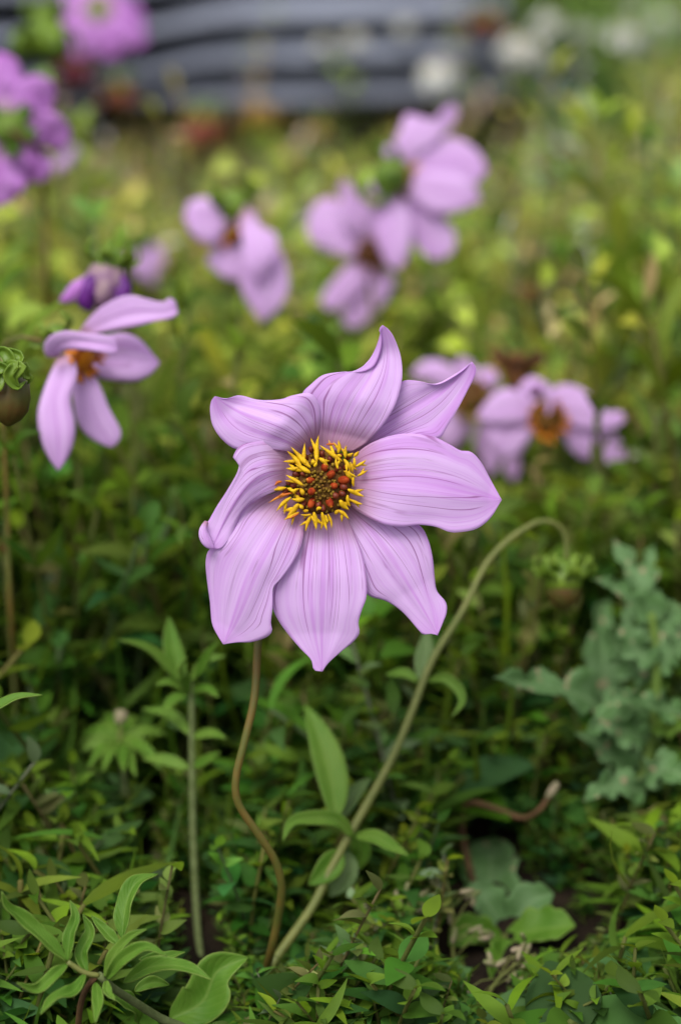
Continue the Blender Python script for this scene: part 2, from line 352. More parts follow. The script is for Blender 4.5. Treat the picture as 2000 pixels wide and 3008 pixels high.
# left edge, right edge (crop pixels, base -> tip); centre/edge/twist height profiles in mm towards the viewer; layer mm
HP = [
 ('H', [(760, 640), (850, 520), (950, 400), (1035, 318), (1110, 314), (1205, 333), (1280, 300), (1340, 260), (1376, 222)],
       [(800, 700), (900, 640), (1010, 600), (1120, 592), (1215, 597), (1262, 530), (1310, 450), (1352, 370), (1394, 285), (1396, 245), (1376, 222)],
       [-6, 0, 3, 2, 3, 8], [0, 1.0, 1.5, 2.5, 3.5, 0], [0, -1, -1, 0, 0, 0], -5.5),
 ('B', [(680, 920), (730, 1040), (785, 1150), (830, 1270), (866, 1362), (960, 1395), (1040, 1450), (1115, 1535), (1140, 1558), (1180, 1555), (1210, 1562)],
       [(800, 900), (900, 940), (1010, 975), (1120, 1022), (1162, 1090), (1185, 1180), (1195, 1280), (1206, 1345), (1250, 1400), (1254, 1450), (1240, 1490), (1210, 1562)],
       [-6, 0, 2, 1, -2, -4], [0, -1, -2.5, -3, -3.2, 0], [0, 0, 0, 0, 0, 0], -4.2),
 ('G', [(610, 660), (615, 560), (600, 460), (560, 400), (548, 372), (590, 330), (650, 285), (740, 270), (830, 272), (888, 250), (915, 210), (933, 150), (935, 95), (922, 62), (940, 42)],
       [(790, 660), (860, 620), (905, 575), (965, 500), (1010, 410), (1036, 300), (1030, 200), (1000, 110), (970, 62), (940, 42)],
       [-5, 3, 7, 6, 4, 10], [0, -1, -1, 1.5, 3.5, 0], [0, 0.5, 1, 1, 0, 0], -2.8),
 ('F', [(590, 690), (470, 660), (380, 650), (290, 650), (212, 645), (145, 592), (105, 525), (95, 450), (103, 408), (120, 391)],
       [(600, 660), (632, 560), (638, 470), (622, 412), (580, 374), (500, 386), (440, 405), (335, 408), (240, 385), (170, 404), (120, 391)],
       [-4, 8, 12, 9, 6, 9], [0, -1.5, -3.5, -3, 1, 0], [0, 1, 2, 1, 0, 0], -1.4),
 ('C', [(560, 920), (530, 1040), (460, 1200), (408, 1330), (400, 1420), (430, 1490), (480, 1560), (540, 1630), (590, 1682), (604, 1732), (645, 1740)],
       [(740, 930), (795, 1050), (840, 1160), (862, 1290), (860, 1380), (838, 1440), (822, 1500), (827, 1550), (800, 1590), (740, 1640), (682, 1690), (655, 1722), (645, 1740)],
       [-5, 0, 3, 2, -1, -4], [0, -1.0, -2.2, -2.5, -2.0, 0], [0, 0, 0, 0, 0, 0], -1.4),
 ('E', [(500, 800), (440, 845), (340, 890), (262, 945), (225, 1020), (190, 1090), (150, 1135), (120, 1138), (105, 1136)],
       [(520, 700), (480, 645), (430, 618), (370, 609), (300, 615), (240, 635), (207, 690), (236, 712), (228, 765), (180, 850), (125, 935), (85, 1005), (62, 1020), (62, 1080), (105, 1136)],
       [-4, 7, 10, 8, 5, 6], [0, -2, -3.5, -3, 0, 0], [0, 1.5, 2, 1, 0, 0], 0.2),
 ('D', [(440, 850), (400, 868), (310, 900), (245, 960), (205, 1045), (150, 1110), (92, 1140), (74, 1200), (80, 1290), (95, 1400), (104, 1500), (130, 1560), (160, 1606)],
       [(560, 930), (556, 1040), (540, 1130), (500, 1210), (440, 1290), (405, 1330), (402, 1420), (393, 1500), (399, 1542), (370, 1572), (300, 1595), (230, 1597), (160, 1606)],
       [-5, 3, 6, 4, 1, -2], [0, -1.2, -2.5, -3.2, -2.4, 0], [0, 0, 0, 0, 0, 0], 0.6),
 ('A', [(770, 720), (850, 640), (950, 592), (1060, 572), (1180, 585), (1262, 622), (1320, 655), (1372, 662), (1420, 710), (1470, 800), (1523, 898)],
       [(760, 900), (800, 940), (865, 982), (950, 1020), (1040, 1030), (1120, 1021), (1200, 1030), (1262, 1054), (1312, 1057), (1400, 1040), (1470, 985), (1523, 898)],
       [-5, 2, 5, 5, 2, -2], [0, -1.5, -2.8, -3, -2.2, 0], [0, 0, 0, 0, 0, 0], 0.6),
]
NV, NU = 56, 36
def interp_prof(p, n): return cr([(i, x) for i, x in enumerate(p)], n)[:, 1] if False else np.interp(np.linspace(0, len(p) - 1, n), np.arange(len(p)), p)
def smooth1(a, k=5):
    for _ in range(k): a = np.r_[a[0], (a[:-2] + 2 * a[1:-1] + a[2:]) / 4, a[-1]]
    return a
for q, (nm, Le, Re, cp, ep, tp, lay) in enumerate(HP):
    L = cr([c1(p) for p in Le], NV); Rr = cr([c1(p) for p in Re], NV)
    ch, eh, twh = (smooth1(interp_prof(p, NV), 8) for p in (cp, ep, tp))
    rr = np.random.default_rng(50 + q); ph = rr.uniform(0, 6.28, 6)
    Ls, Rs = np.stack([smooth1(L[:, a], 260) for a in (0, 1)], 1), np.stack([smooth1(Rr[:, a], 260) for a in (0, 1)], 1)
    Gd = np.zeros((NV, NU, 3))
    for i in range(NV):
        v = i / (NV - 1)
        for j in range(NU):
            u = -1 + 2 * j / (NU - 1)
            xy = Ls[i] * (1 - u) / 2 + Rs[i] * (1 + u) / 2 + (L[i] - Ls[i]) * max(0, -u) ** 4 + (Rr[i] - Rs[i]) * max(0, u) ** 4
            env = math.sin(math.pi * min(1, v * 1.05)) if v < 0.95 else 0.1
            h = .75 * lay + ch[i] * (.8 if ch[i] > 0 else .2) + .5 * eh[i] * abs(u) ** 1.8 + twh[i] * u
            # lengthwise pleats and a soft waviness of the rim
            h += env * (0.30 * math.cos(u * 7.0 + ph[0]) * (0.4 + 0.6 * v) + 0.07 * math.cos(u * 15 + ph[1]) + 0.7 * abs(u) ** 3 * math.sin(v * 9 + ph[2] + 2 * u))
            Gd[i, j] = P(xy[0], xy[1], HD - h * 0.001)
    o = put_sheet('petal', Gd, 0.0002, 'petal', hero)
    guard([Gd[i, j] for i in range(2, NV, 6) for j in range(1, NU, 7)], 26)

    if nm == 'E':
        lip = [P(*c1(p), HD - .001 * h) for p, h in (((80, 1004), 6.5), ((68, 1050), 8.0), ((88, 1105), 8.2), ((116, 1138), 7.0))]
        put_sheet('petal_fold', ribbon(lip, .0036, petalp, -CF + CR * .5, 0, -.4, 14, 7), .0004, 'petal', o)
# calyx, stem
CB = P(930, 1432, HD + 0.010)
V, F = lathe(P(940, 1424, HD + 0.001), CB - P(940, 1424, HD + 0.001), [(-0.001, 0.004), (0.003, 0.0085), (0.008, 0.0075), (0.012, 0.004), (0.015, 0.0016)], 16)
mk('calyx', V, F, 'sepal', hero)
st = [CB, P(890, 1480, .708), P(820, 1620, .712), P(768, 1800, .712), P(757, 1895, .711), P(747, 2050, .710), P(718, 2180, .710), P(693, 2285, .711), P(700, 2362, .713), P(757, 2450, .717), P(808, 2530, .722), P(827, 2612, .727), P(816, 2700, .734), P(795, 2800, .742), G(768, 2905, -0.004)]
put_tube('stem', st, [0.0012, 0.00135, 0.0013, 0.0014, 0.0015], 'stem_brown', hero, 70, 10)
guard(cr(st[3:], 40)[:-7], 40)

# disc with its florets
def c6(x, y): return 760 + 0.236 * x, 1230 + 0.236 * y
DC = (780, 800)
def disc_h(x, y):   # dome height (mm, towards viewer) above HD
    r = math.hypot(x - DC[0], y - DC[1]) / 430.0
    return 4.2 * max(0, 1 - r * r) + 0.5
def DP(x, y, extra=0.0):
    a, b = c6(x, y); return P(a, b, HD - 0.001 * (disc_h(x, y) + extra))
prof = []
dv, df = [], []
nr, na = 10, 28
for i in range(nr + 1):
    r = i / nr
    for j in range(na):
        t = 2 * math.pi * j / na; x, y = DC[0] + 400 * r * math.cos(t), DC[1] + 400 * r * math.sin(t); dv.append(DP(x, y, -0.3 if r < 1 else -3.5))
df = [[i * na + j, i * na + (j + 1) % na, (i + 1) * na + (j + 1) % na, (i + 1) * na + j] for i in range(nr) for j in range(na)]
disc = mk('disc', dv, df, 'disc', hero)
YS = [(720,540,745,205,46),(750,490,865,590,40),(1035,530,760,330,44),(985,625,960,480,36),(985,430,992,265,36),(1080,490,1092,330,40),(1095,450,1175,425,34),(1180,470,1248,403,34),(1205,595,1340,508,36),
 (1060,500,1150,665,42),(1188,480,1200,640,36),(1060,650,1225,730,36),(1150,742,1062,655,40),(1225,715,1362,638,32),(1178,845,1188,680,34),(1110,880,1312,970,54),(1145,1010,1295,1062,34),(1010,1015,1125,1135,66),
 (1105,950,1140,1100,36),(985,1140,1122,1252,42),(945,1185,995,1130,40),(860,1185,906,1368,32),(785,1165,850,1392,50),(685,1165,716,1382,46),(655,1195,580,1402,36),(650,1190,520,1195,30),(505,1165,312,1262,36),
 (495,1055,345,1235,56),(550,1120,498,1060,44),(405,975,220,1150,46),(565,1000,405,1000,44),(345,860,160,888,36),(545,950,512,862,44),(430,935,512,868,40),(420,895,350,862,34),(552,830,338,698,46),(642,672,450,560,46),
 (500,610,338,618,44),(530,600,355,400,44),(640,605,402,350,48),(690,600,705,520,40),(655,560,670,500,44),(780,1112,720,1150,40),(620,1145,550,1140,36),(1140,540,1170,690,32),(660,1210,700,1290,30),(830,1200,860,1290,32),
 (1030,470,965,450,30),(450,905,380,880,30),(590,560,560,480,34)]
OS = [(425,920,120,1048,36),(290,782,198,832,26),(840,320,962,332,24),(500,1180,340,1245,26),(330,930,250,960,26)]
for lst, mt in ((YS, 'yellow'), (OS, 'orange')):
    for (x0, y0, x1, y1, wd) in lst:
        r0 = math.hypot(x0 - DC[0], y0 - DC[1]); r1 = math.hypot(x1 - DC[0], y1 - DC[1])
        mx, my = (x0 + x1) / 2 + random.uniform(-18, 18), (y0 + y1) / 2 + random.uniform(-18, 18)
        lift = random.uniform(1.6, 2.6)
        pts = cr([DP(x0, y0, lift + 0.4), DP(mx, my, lift + 0.6), DP(x1, y1, lift - 0.2 + (1.5 if r1 > r0 else 0))], 9)
        wm = wd * 0.30 * mpp(HD) / 2 * random.uniform(.85, 1.2)
        V, F = tube(pts, wm * np.array([0.35, 0.70, 0.92, 1.0, 0.95, 0.80, 0.58, 0.34, 0.06]), 7)
        mk('floret', V, F, mt, disc)
        if mt == 'yellow' and math.hypot(x1 - x0, y1 - y0) > 120:      # a second, slimmer lobe beside the first
            aa = random.choice((-1, 1)) * random.uniform(.45, .9); lx, ly = (x1 - x0) * .62, (y1 - y0) * .62
            qx, qy = x0 + (x1 - x0) * .35, y0 + (y1 - y0) * .35; ex, ey = qx + lx * math.cos(aa) - ly * math.sin(aa), qy + lx * math.sin(aa) + ly * math.cos(aa)
            V, F = tube(cr([DP(qx, qy, lift + .3), DP((qx + ex) / 2, (qy + ey) / 2, lift + .2), DP(ex, ey, lift - .1)], 7), wm * np.array([.5, .75, .8, .7, .5, .3, .06]), 6); mk('floret', V, F, mt, disc)
for k in range(54):     # short floret tubes packed round the rim of the disc
    a = k * 2.39996; r = random.uniform(235, 395); x, y = DC[0] + r * math.cos(a), DC[1] + r * math.sin(a)
    q0 = DP(x, y, -.8); q1 = DP(x + 35 * math.cos(a), y + 35 * math.sin(a), random.uniform(.6, 1.7))
    V, F = tube(cr([q0, q1], 5), .0006 * np.array([.7, .9, 1.0, 1.0, .4]) * random.uniform(.8, 1.15), 7); mk('floret_tube', V, F, ('olive', 'olive', 'maroon', 'yellow_olive')[k % 4], disc)
RB = [(650,770,44,62,1,0),(660,903,48,50,1,1),(895,695,48,62,1,1),(935,835,44,44,1,1),(1055,765,56,72,1,0),(1050,850,46,50,0,1),(882,1040,50,66,1,0),(660,1045,46,74,1,0),(820,605,48,50,1,0),(950,955,46,46,0,1),(1035,930,40,44,0,1),(745,1065,40,46,0,1)]
RB += [(x, y, 36, 44, 0, 1) for x, y in ((470,690),(385,800),(335,905),(655,385),(790,445),(880,512),(1010,470),(1110,480),(985,630),(1085,600),(560,690),(430,560),(440,830),(580,480),(1120,1010),(800,1110),(500,940),(560,1060))]
for (x, y, rx, ry, bright, plain) in RB:
    ang = math.atan2(y - DC[1], x - DC[0])
    ax = DP(x + 30 * math.cos(ang), y + 30 * math.sin(ang), 1.0) - DP(x - 20 * math.cos(ang), y - 20 * math.sin(ang), -0.6)
    V, F = egg(DP(x, y, 0.6), ax, 2.3 * ry * 0.236 * mpp(HD), rx * 0.236 * mpp(HD), 9, 8, 0.7)
    b_ = mk('floret_bud', V, F, 'red' if bright else 'maroon', disc)
    if not plain:
        tipc = DP(x + 30 * math.cos(ang), y + 34 * math.sin(ang), 1.5)
        V, F = egg(tipc, ax, 1.3 * ry * 0.236 * mpp(HD), rx * 0.62 * 0.236 * mpp(HD), 8, 6, 0.8)
        mk('floret_bud', V, F, 'orange', disc)
for k in range(58):
    a = k * 2.39996 + random.uniform(-.25, .25); r = 28 * math.sqrt(k + 0.5) * random.uniform(.95, 1.1)
    x, y = 775 + r * math.cos(a), 830 + r * math.sin(a)
    V, F = egg(DP(x, y, random.uniform(0, .5)), DP(x + random.uniform(-12, 12), y + random.uniform(-12, 12), 1) - DP(x, y, 0), 0.0022, random.uniform(.0005, .0007), 7, 6, 1.1)
    mk('unopened_floret', V, F, 'olive', disc)

# ================================================================== OTHER FLOWERS
def edge_petal(root, d, Le, Re, cvt, hp, ep=(0, -2, -3, 0), mat='petal_far', n=18, m=9, lay=0.0, name='petal'):
    L = cr([cvt(p) for p in Le], n); Q = cr([cvt(p) for p in Re], n); ch = smooth1(interp_prof(hp, n), 3); eh = smooth1(interp_prof(ep, n), 3)
    Gd = np.zeros((n, m, 3)); ph = random.uniform(0, 6.28)
    for i in range(n):
        for j in range(m):
            u = -1 + 2 * j / (m - 1); xy = L[i] * (1 - u) / 2 + Q[i] * (1 + u) / 2
            h = lay + ch[i] + .35 * eh[i] * abs(u) ** 1.8 + 0.35 * math.cos(u * 6 + ph) * math.sin(math.pi * i / n)
            Gd[i, j] = P(xy[0], xy[1], d - h * 0.001)
    o = put_sheet(name, Gd, 0.0004, mat, root)
    guard([Gd[i, j] for i in range(1, n, 4) for j in range(1, m, 3)], 24)
    return o
def ctr_petal(root, d, pts, wpx, cvt, hp, roll=0.0, fold=-0.1, mat='petal_far', prof=petalp, n=16, m=7, name='petal', wav=0.06, scale=1.0, gd=True):
    """pts in crop px, hp mm towards viewer at each point, wpx crop px"""
    s = abs(cvt((1, 0))[0] - cvt((0, 0))[0])
    C = [P(*cvt(p), d - h * 0.001) for p, h in zip(pts, hp)]
    Gd = ribbon(C, wpx * s * mpp(d) * scale, prof, -CF, roll, fold, n, m, wav=wav, seed=random.randrange(9999))
    o = put_sheet(name, Gd, 0.0004, mat, root)
    if gd: guard([Gd[i, j] for i in range(1, n, 4) for j in range(1, m, 3)], 22)
    return o
def disc_at(root, c, axis, r, mats=('disc', 'yellow'), n=22):
    V, F = lathe(c, axis, [(-r * .3, r * .6), (0, r), (r * .3, r * .9), (r * .55, r * .55), (r * .62, r * .1)], 12); dsk = mk('disc', V, F, mats[0], root)
    axis = np.asarray(axis, float); axis /= np.linalg.norm(axis); X = np.cross(axis, (0.3, 0.1, 0.9)); X /= np.linalg.norm(X); Y = np.cross(axis, X)
    for k in range(n):
        a = 2 * math.pi * k / n + random.uniform(-.1, .1); rr = r * random.uniform(0.6, 0.95); p0 = np.asarray(c) + (X * math.cos(a) + Y * math.sin(a)) * rr + axis * r * .3
        p1 = p0 + (X * math.cos(a) + Y * math.sin(a)) * r * random.uniform(.15, .45) + axis * r * random.uniform(.35, .6)
        V, F = tube(cr([p0, p1], 4), r * np.array([.10, .13, .1, .03]), 5); mk('floret', V, F, mats[1], dsk)
def calyx_at(root, c, axis, r, nsep=5, curl=1.0, mat='sepal'):
    V, F = lathe(c, axis, [(-r * .7, r * .25), (-r * .4, r * .7), (0, r * .95), (r * .5, r * .9), (r * .7, r * .6)], 12); cx = mk('calyx', V, F, mat, root)
    axis = np.asarray(axis, float) / np.linalg.norm(axis); X = np.cross(axis, (0.3, 0.1, 0.9)); X /= np.linalg.norm(X); Y = np.cross(axis, X)
    for k in range(nsep):
        a = 2 * math.pi * (k + random.uniform(-.15, .15)) / nsep; e = X * math.cos(a) + Y * math.sin(a)
        pts = [np.asarray(c) + e * r * .5 - axis * r * .3, np.asarray(c) + e * r * 1.15 - axis * r * .1 * curl, np.asarray(c) + e * r * 1.5 - axis * r * .6 * curl, np.asarray(c) + e * r * 1.35 - axis * r * 1.1 * curl]
        Gd = ribbon(pts, r * .75, lance, axis if curl > 0 else e, 0, 0.25, 10, 5); put_sheet('sepal', Gd, 0.0005, mat, cx)
    return cx
def stem_to(root, pts, rad, mat='stem_brown', n=40, g=18):
    put_tube('stem', pts, rad, mat, root, n, 8)
    if g: guard(cr(pts, 16)[:9], g)

# ---- left flower, seen side-on
c4 = lambda p: (0.574 * p[0], 650 + 0.574 * p[1])
d = 0.80
gb = G(95, 2180)
f = thing('dahlia_flower', tuple(gb), 'lilac dahlia turned side-on with drooping petals, just below a half-open purple bud', 'flower', 'lilac dahlias')
edge_petal(f, d, [(440, 690), (520, 600), (600, 572), (660, 575), (725, 612), (790, 690), (816, 722)], [(450, 720), (470, 770), (520, 805), (610, 817), (700, 818), (775, 780), (816, 722)], c4, [-4, -2, 0, -3], lay=-12)
edge_petal(f, d, [(405, 740), (372, 850), (380, 950), (398, 1030), (450, 1100), (520, 1140), (572, 1156)], [(460, 740), (520, 860), (560, 960), (610, 1050), (621, 1092), (598, 1140), (572, 1156)], c4, [-3, 0, 0, -2], lay=-8)
edge_petal(f, d, [(310, 690), (285, 720), (240, 820), (203, 930), (193, 1010), (210, 1120), (250, 1210), (296, 1276)], [(345, 668), (385, 720), (396, 790), (372, 860), (362, 920), (386, 1050), (372, 1150), (335, 1230), (296, 1276)], c4, [0, 8, 10, 6], (0, -3, -4, 0), lay=2)
edge_petal(f, d, [(390, 585), (450, 500), (530, 428), (650, 377), (750, 395), (835, 412), (882, 384), (905, 440)], [(420, 590), (520, 568), (620, 548), (710, 532), (800, 510), (880, 495), (912, 470), (905, 440)], c4, [-4, 2, 4, 0], (0, 2, 3, 0), lay=-4)
edge_petal(f, d, [(300, 695), (235, 690), (225, 630), (262, 582), (340, 560), (480, 574), (575, 590), (606, 650)], [(330, 690), (300, 685), (335, 660), (400, 655), (470, 662), (540, 672), (590, 680), (606, 650)], c4, [4, 14, 18, 14], (0, 3, 3, 0), lay=4)
disc_at(f, P(*c4((400, 690)), d + .004), CR * .7 - CU * .5 - CF * .5, 0.0078, ('orange', 'orange'), 18)
calyx_at(f, P(*c4((285, 585)), d + .004), CR * .5 - CU * .7, 0.006)
stem_to(f, [P(*c4((285, 570)), d + .004), P(*c4((210, 610)), d + .003), P(*c4((120, 590)), d + .003), P(*c4((40, 610)), d + .004), P(*c4((10, 700)), d + .006), P(20, 1500, d + .02), P(40, 1900, d + .04), gb + (0, 0, -.004)], [.0008, .001, .0013, .0016])

# ---- half-open purple bud above it
d = 0.845
gb = G(395, 1900)
f = thing('dahlia_bud', tuple(gb), 'half-open purple dahlia bud with curled green sepals above the side-on flower', 'flower bud', 'dahlia buds')
bc = P(*c4((540, 330)), d); ax = -CU * .95 - CR * .2
V, F = lathe(bc, ax, [(-.0100, .003), (-.0075, .0066), (-.002, .0088), (.003, .0082), (.0075, .0052), (.0098, .0015)], 24, .06, 8); mk('bulb', V, F, 'cream', f)
for pts, hp, wd, mt in (([(480, 265), (420, 320), (360, 375), (305, 410)], [4, 8, 8, 6], 85, 'petal_deep'), ([(520, 260), (450, 330), (440, 410), (470, 465)], [6, 9, 8, 5], 105, 'violet'), ([(600, 270), (630, 330), (600, 400), (540, 455)], [5, 8, 8, 5], 95, 'violet'), ([(560, 255), (540, 320), (520, 390), (500, 440)], [7, 9.5, 9, 6], 110, 'cream')):
    ctr_petal(f, d, pts, wd, c4, hp, 0, -.35, mt)
calyx_at(f, bc - ax * .0098, ax, .0072, 7)
stem_to(f, [bc - ax * .013, P(*c4((610, 160)), d), P(*c4((650, 140)), d + .002), P(*c4((672, 190)), d + .004), P(*c4((670, 420)), d + .012), P(390, 1300, d + .04), P(392, 1650, d + .06), gb + (0, 0, -.004)], [.0007, .0008, .001, .0014], 'stem_green', g=0)

# ---- tight bud at the left
d = 0.705
gb = G(-260, 2650)
f = thing('dahlia_bud', tuple(gb), 'tight brown dahlia bud hooded by glossy curled green sepals beside the side-on flower', 'flower bud', 'dahlia buds')
bc = P(*c4((48, 920)), d); ax = -CU * .98 - CR * .05
V, F = lathe(bc, ax, [(-.0085, .0035), (-.006, .0062), (-.001, .0068), (.003, .0062), (.0060, .0040), (.0075, .0018), (.0082, .0006)], 32, .03, 11); mk('bulb', V, F, 'bulb', f)
for pts, hp, wd in (([(30, 790), (60, 720), (20, 665), (-40, 680)], [5, 8, 7, 4], 70), ([(30, 800), (85, 735), (105, 690), (40, 660), (-10, 655)], [6, 9, 9, 7, 5], 52), ([(20, 740), (75, 730), (40, 790), (85, 850), (135, 815)], [9, 11, 11, 9, 7], 52), ([(40, 760), (110, 740), (75, 800), (100, 850)], [9, 11, 10, 9], 46), ([(90, 770), (128, 740), (130, 790), (158, 800), (140, 835)], [5, 6, 5, 4, 3], 40), ([(10, 780), (-10, 830), (-30, 850), (-50, 810)], [8, 9, 8, 6], 60), ([(40, 800), (30, 760), (-20, 740), (-50, 770)], [8, 10, 9, 7], 60)):
    ctr_petal(f, d, pts, wd, c4, hp, .3, .35, 'sepal', lance, 18, 7, 'sepal')
V, F = egg(P(*c4((30, 800)), d), CU, .011, .0058, 12, 7); mk('calyx', V, F, 'sepal', f)
stem_to(f, [P(*c4((25, 770)), d), P(*c4((5, 680)), d + .003), P(*c4((-60, 630)), d + .004), P(*c4((-170, 700)), d + .006), P(-170, 1400, d + .01), P(-230, 2000, d + .02), gb + (0, 0, -.004)], [.0009, .0012, .0015], 'stem_green', g=0)

# ---- middle flower, nodding
c7 = lambda p: (500 + .638 * p[0], 280 + .638 * p[1])
d = 1.05
gb = G(690, 1340)
f = thing('dahlia_flower', tuple(gb), 'blurred nodding lilac dahlia alone between the side-on flower and the overlapping pair', 'flower', 'lilac dahlias')
edge_petal(f, d, [(290, 560), (250, 500), (180, 468), (90, 488), (60, 560)], [(300, 580), (260, 600), (200, 690), (110, 650), (60, 560)], c7, [0, 4, 6, 2], lay=2)
edge_petal(f, d, [(300, 580), (230, 660), (190, 720), (170, 770), (250, 840)], [(360, 600), (360, 700), (350, 800), (310, 850), (250, 840)], c7, [0, 2, 2, 0], lay=-3)
edge_petal(f, d, [(370, 640), (330, 760), (320, 860), (360, 960), (420, 1045)], [(450, 650), (515, 730), (548, 860), (510, 970), (420, 1045)], c7, [0, 4, 4, 0], lay=2)
edge_petal(f, d, [(310, 570), (330, 650), (335, 740), (370, 830), (410, 850)], [(350, 500), (420, 600), (490, 640), (485, 730), (410, 850)], c7, [2, 8, 10, 6], lay=6)
edge_petal(f, d, [(300, 560), (330, 520), (360, 495), (395, 540)], [(320, 580), (370, 600), (400, 600), (395, 540)], c7, [0, 2, 2, 0], lay=-2)
disc_at(f, P(*c7((320, 640)), d + .002), -CU - CF * .6 + CR * .3, .0085, ('brown_dead', 'orange'), 14)
calyx_at(f, P(*c7((288, 500)), d), -CU * .9 + CR * .3, .010)
stem_to(f, [P(*c7((285, 480)), d), P(*c7((270, 400)), d + .003), P(*c7((300, 350)), d + .010), P(*c7((345, 420)), d + .02), P(720, 800, d + .03), P(700, 1100, d + .03), gb + (0, 0, -.004)], [.0009, .0011, .0014], 'stem_green', g=0)

# ---- overlapping pair: upper flower seen from behind
d = 1.10
gb = G(1130, 1290)
f = thing('dahlia_flower', tuple(gb), 'blurred lilac dahlia seen from behind, upper of the overlapping pair, with dark green calyx', 'flower', 'lilac dahlias')
edge_petal(f, d, [(1045, 330), (1020, 240), (1050, 170), (1085, 85), (1140, 95), (1215, 108), (1255, 60), (1292, 34)], [(1090, 330), (1150, 270), (1210, 220), (1260, 175), (1300, 140), (1328, 85), (1320, 50), (1292, 34)], c7, [-2, 2, 0, 4], lay=-2)
edge_petal(f, d, [(1060, 330), (1150, 255), (1250, 198), (1335, 200), (1420, 260), (1458, 335)], [(1070, 380), (1150, 410), (1260, 420), (1350, 425), (1425, 390), (1458, 335)], c7, [-2, 0, -2, -4], lay=-3)
edge_petal(f, d, [(1070, 400), (1180, 345), (1300, 350), (1390, 400), (1430, 480)], [(1070, 430), (1120, 480), (1200, 540), (1270, 550), (1350, 530), (1430, 480)], c7, [-2, 2, 2, -2], lay=2)
edge_petal(f, d, [(1065, 430), (1160, 480), (1255, 555), (1312, 640), (1300, 720), (1235, 758)], [(1050, 460), (1080, 590), (1140, 705), (1190, 745), (1235, 758)], c7, [-2, 0, -2, -4], lay=-2)
edge_petal(f, d, [(1020, 450), (955, 490), (938, 600), (960, 700), (1000, 780), (1042, 802)], [(1060, 450), (1100, 520), (1118, 610), (1105, 700), (1080, 770), (1042, 802)], c7, [-2, 3, 3, 0], lay=3)
ctr_petal(f, d, [(1050, 300), (1020, 260), (985, 265)], 70, c7, [0, 2, 3])
ctr_petal(f, d, [(1010, 470), (965, 430), (935, 380)], 90, c7, [0, 2, 3])
disc_at(f, P(*c7((1065, 400)), d + .006), CR + CF * .6, .010, ('disc', 'yellow'), 10)
calyx_at(f, P(*c7((1000, 370)), d - .004), CR * .9 - CU * .2 + CF * .4, .011, mat='leaf')
stem_to(f, [P(*c7((985, 365)), d - .004), P(*c7((930, 330)), d), P(*c7((890, 320)), d + .01), P(*c7((870, 400)), d + .03), P(1080, 800, d + .04), P(1120, 1080, d + .04), gb + (0, 0, -.004)], [.0010, .0012, .0015], 'stem_brown', g=0)
# ---- lower of the pair
d = 1.14
gb = G(1000, 1240)
f = thing('dahlia_flower', tuple(gb), 'blurred lilac dahlia hanging lower in the overlapping pair, its red-brown centre showing', 'flower', 'lilac dahlias')
edge_petal(f, d, [(900, 700), (850, 620), (800, 520), (760, 475), (690, 480), (640, 540), (632, 640)], [(900, 740), (840, 750), (760, 730), (700, 705), (650, 670), (632, 640)], c7, [0, 2, 0, -2], lay=0)
edge_petal(f, d, [(900, 680), (800, 600), (770, 520), (790, 470), (770, 420), (800, 392)], [(960, 680), (950, 580), (930, 490), (880, 470), (850, 440), (830, 400), (800, 392)], c7, [0, 5, 6, 8], lay=2)
edge_petal(f, d, [(890, 730), (820, 780), (760, 840), (705, 910), (695, 960), (740, 992)], [(940, 780), (900, 870), (850, 930), (800, 975), (740, 992)], c7, [2, 3, 2, 0], lay=3)
edge_petal(f, d, [(930, 760), (880, 860), (830, 930), (792, 1000), (800, 1050), (845, 1075)], [(990, 790), (1035, 850), (990, 950), (930, 1010), (890, 1050), (845, 1075)], c7, [0, 2, 0, -2], lay=0)
edge_petal(f, d, [(930, 700), (900, 640), (910, 580), (960, 540)], [(980, 740), (1010, 690), (1010, 620), (960, 540)], c7, [0, 0, 0, 0], lay=-8)
disc_at(f, P(*c7((925, 735)), d - .004), -CF - CU * .5, .0085, ('brown_dead', 'brown_dead'), 14)
calyx_at(f, P(*c7((925, 690)), d + .014), -CF * .8 - CU * .6, .009)
stem_to(f, [P(*c7((930, 670)), d + .016), P(*c7((930, 560)), d + .03), P(*c7((920, 520)), d + .05), P(*c7((900, 700)), d + .07), gb + (0, 0, -.004)], [.001, .0012, .0015], 'stem_brown', g=0)

# ---- right flower, facing us, drooping petals
c5 = lambda p: (1100 + .574 * p[0], 900 + .574 * p[1])
d = 0.985
gb = G(1600, 1720)
f = thing('dahlia_flower', tuple(gb), 'wide blurred lilac dahlia with orange-brown eye under the withered brown seed head', 'flower', 'lilac dahlias')
edge_petal(f, d, [(830, 530), (780, 470), (700, 420), (620, 440), (555, 510), (520, 565)], [(830, 590), (760, 600), (680, 610), (600, 605), (520, 565)], c5, [0, 3, 3, 0])
edge_petal(f, d, [(810, 560), (700, 570), (600, 610), (575, 680), (640, 780)], [(840, 600), (815, 650), (780, 710), (730, 770), (640, 780)], c5, [0, 2, 1, -2], lay=-2)
edge_petal(f, d, [(800, 520), (740, 430), (760, 385), (810, 358), (870, 385)], [(920, 520), (915, 480), (910, 440), (900, 410), (870, 385)], c5, [0, -3, -4, -4], lay=-5)
edge_petal(f, d, [(790, 470), (790, 420), (830, 400), (880, 460), (885, 552)], [(900, 470), (910, 430), (910, 480), (905, 530), (885, 552)], c5, [-4, 6, 12, 14], lay=4)
edge_petal(f, d, [(920, 520), (895, 440), (965, 398), (1060, 420), (1130, 480), (1190, 540), (1255, 532), (1285, 575)], [(930, 580), (1000, 610), (1090, 630), (1170, 630), (1240, 620), (1285, 575)], c5, [0, 3, 3, 2])
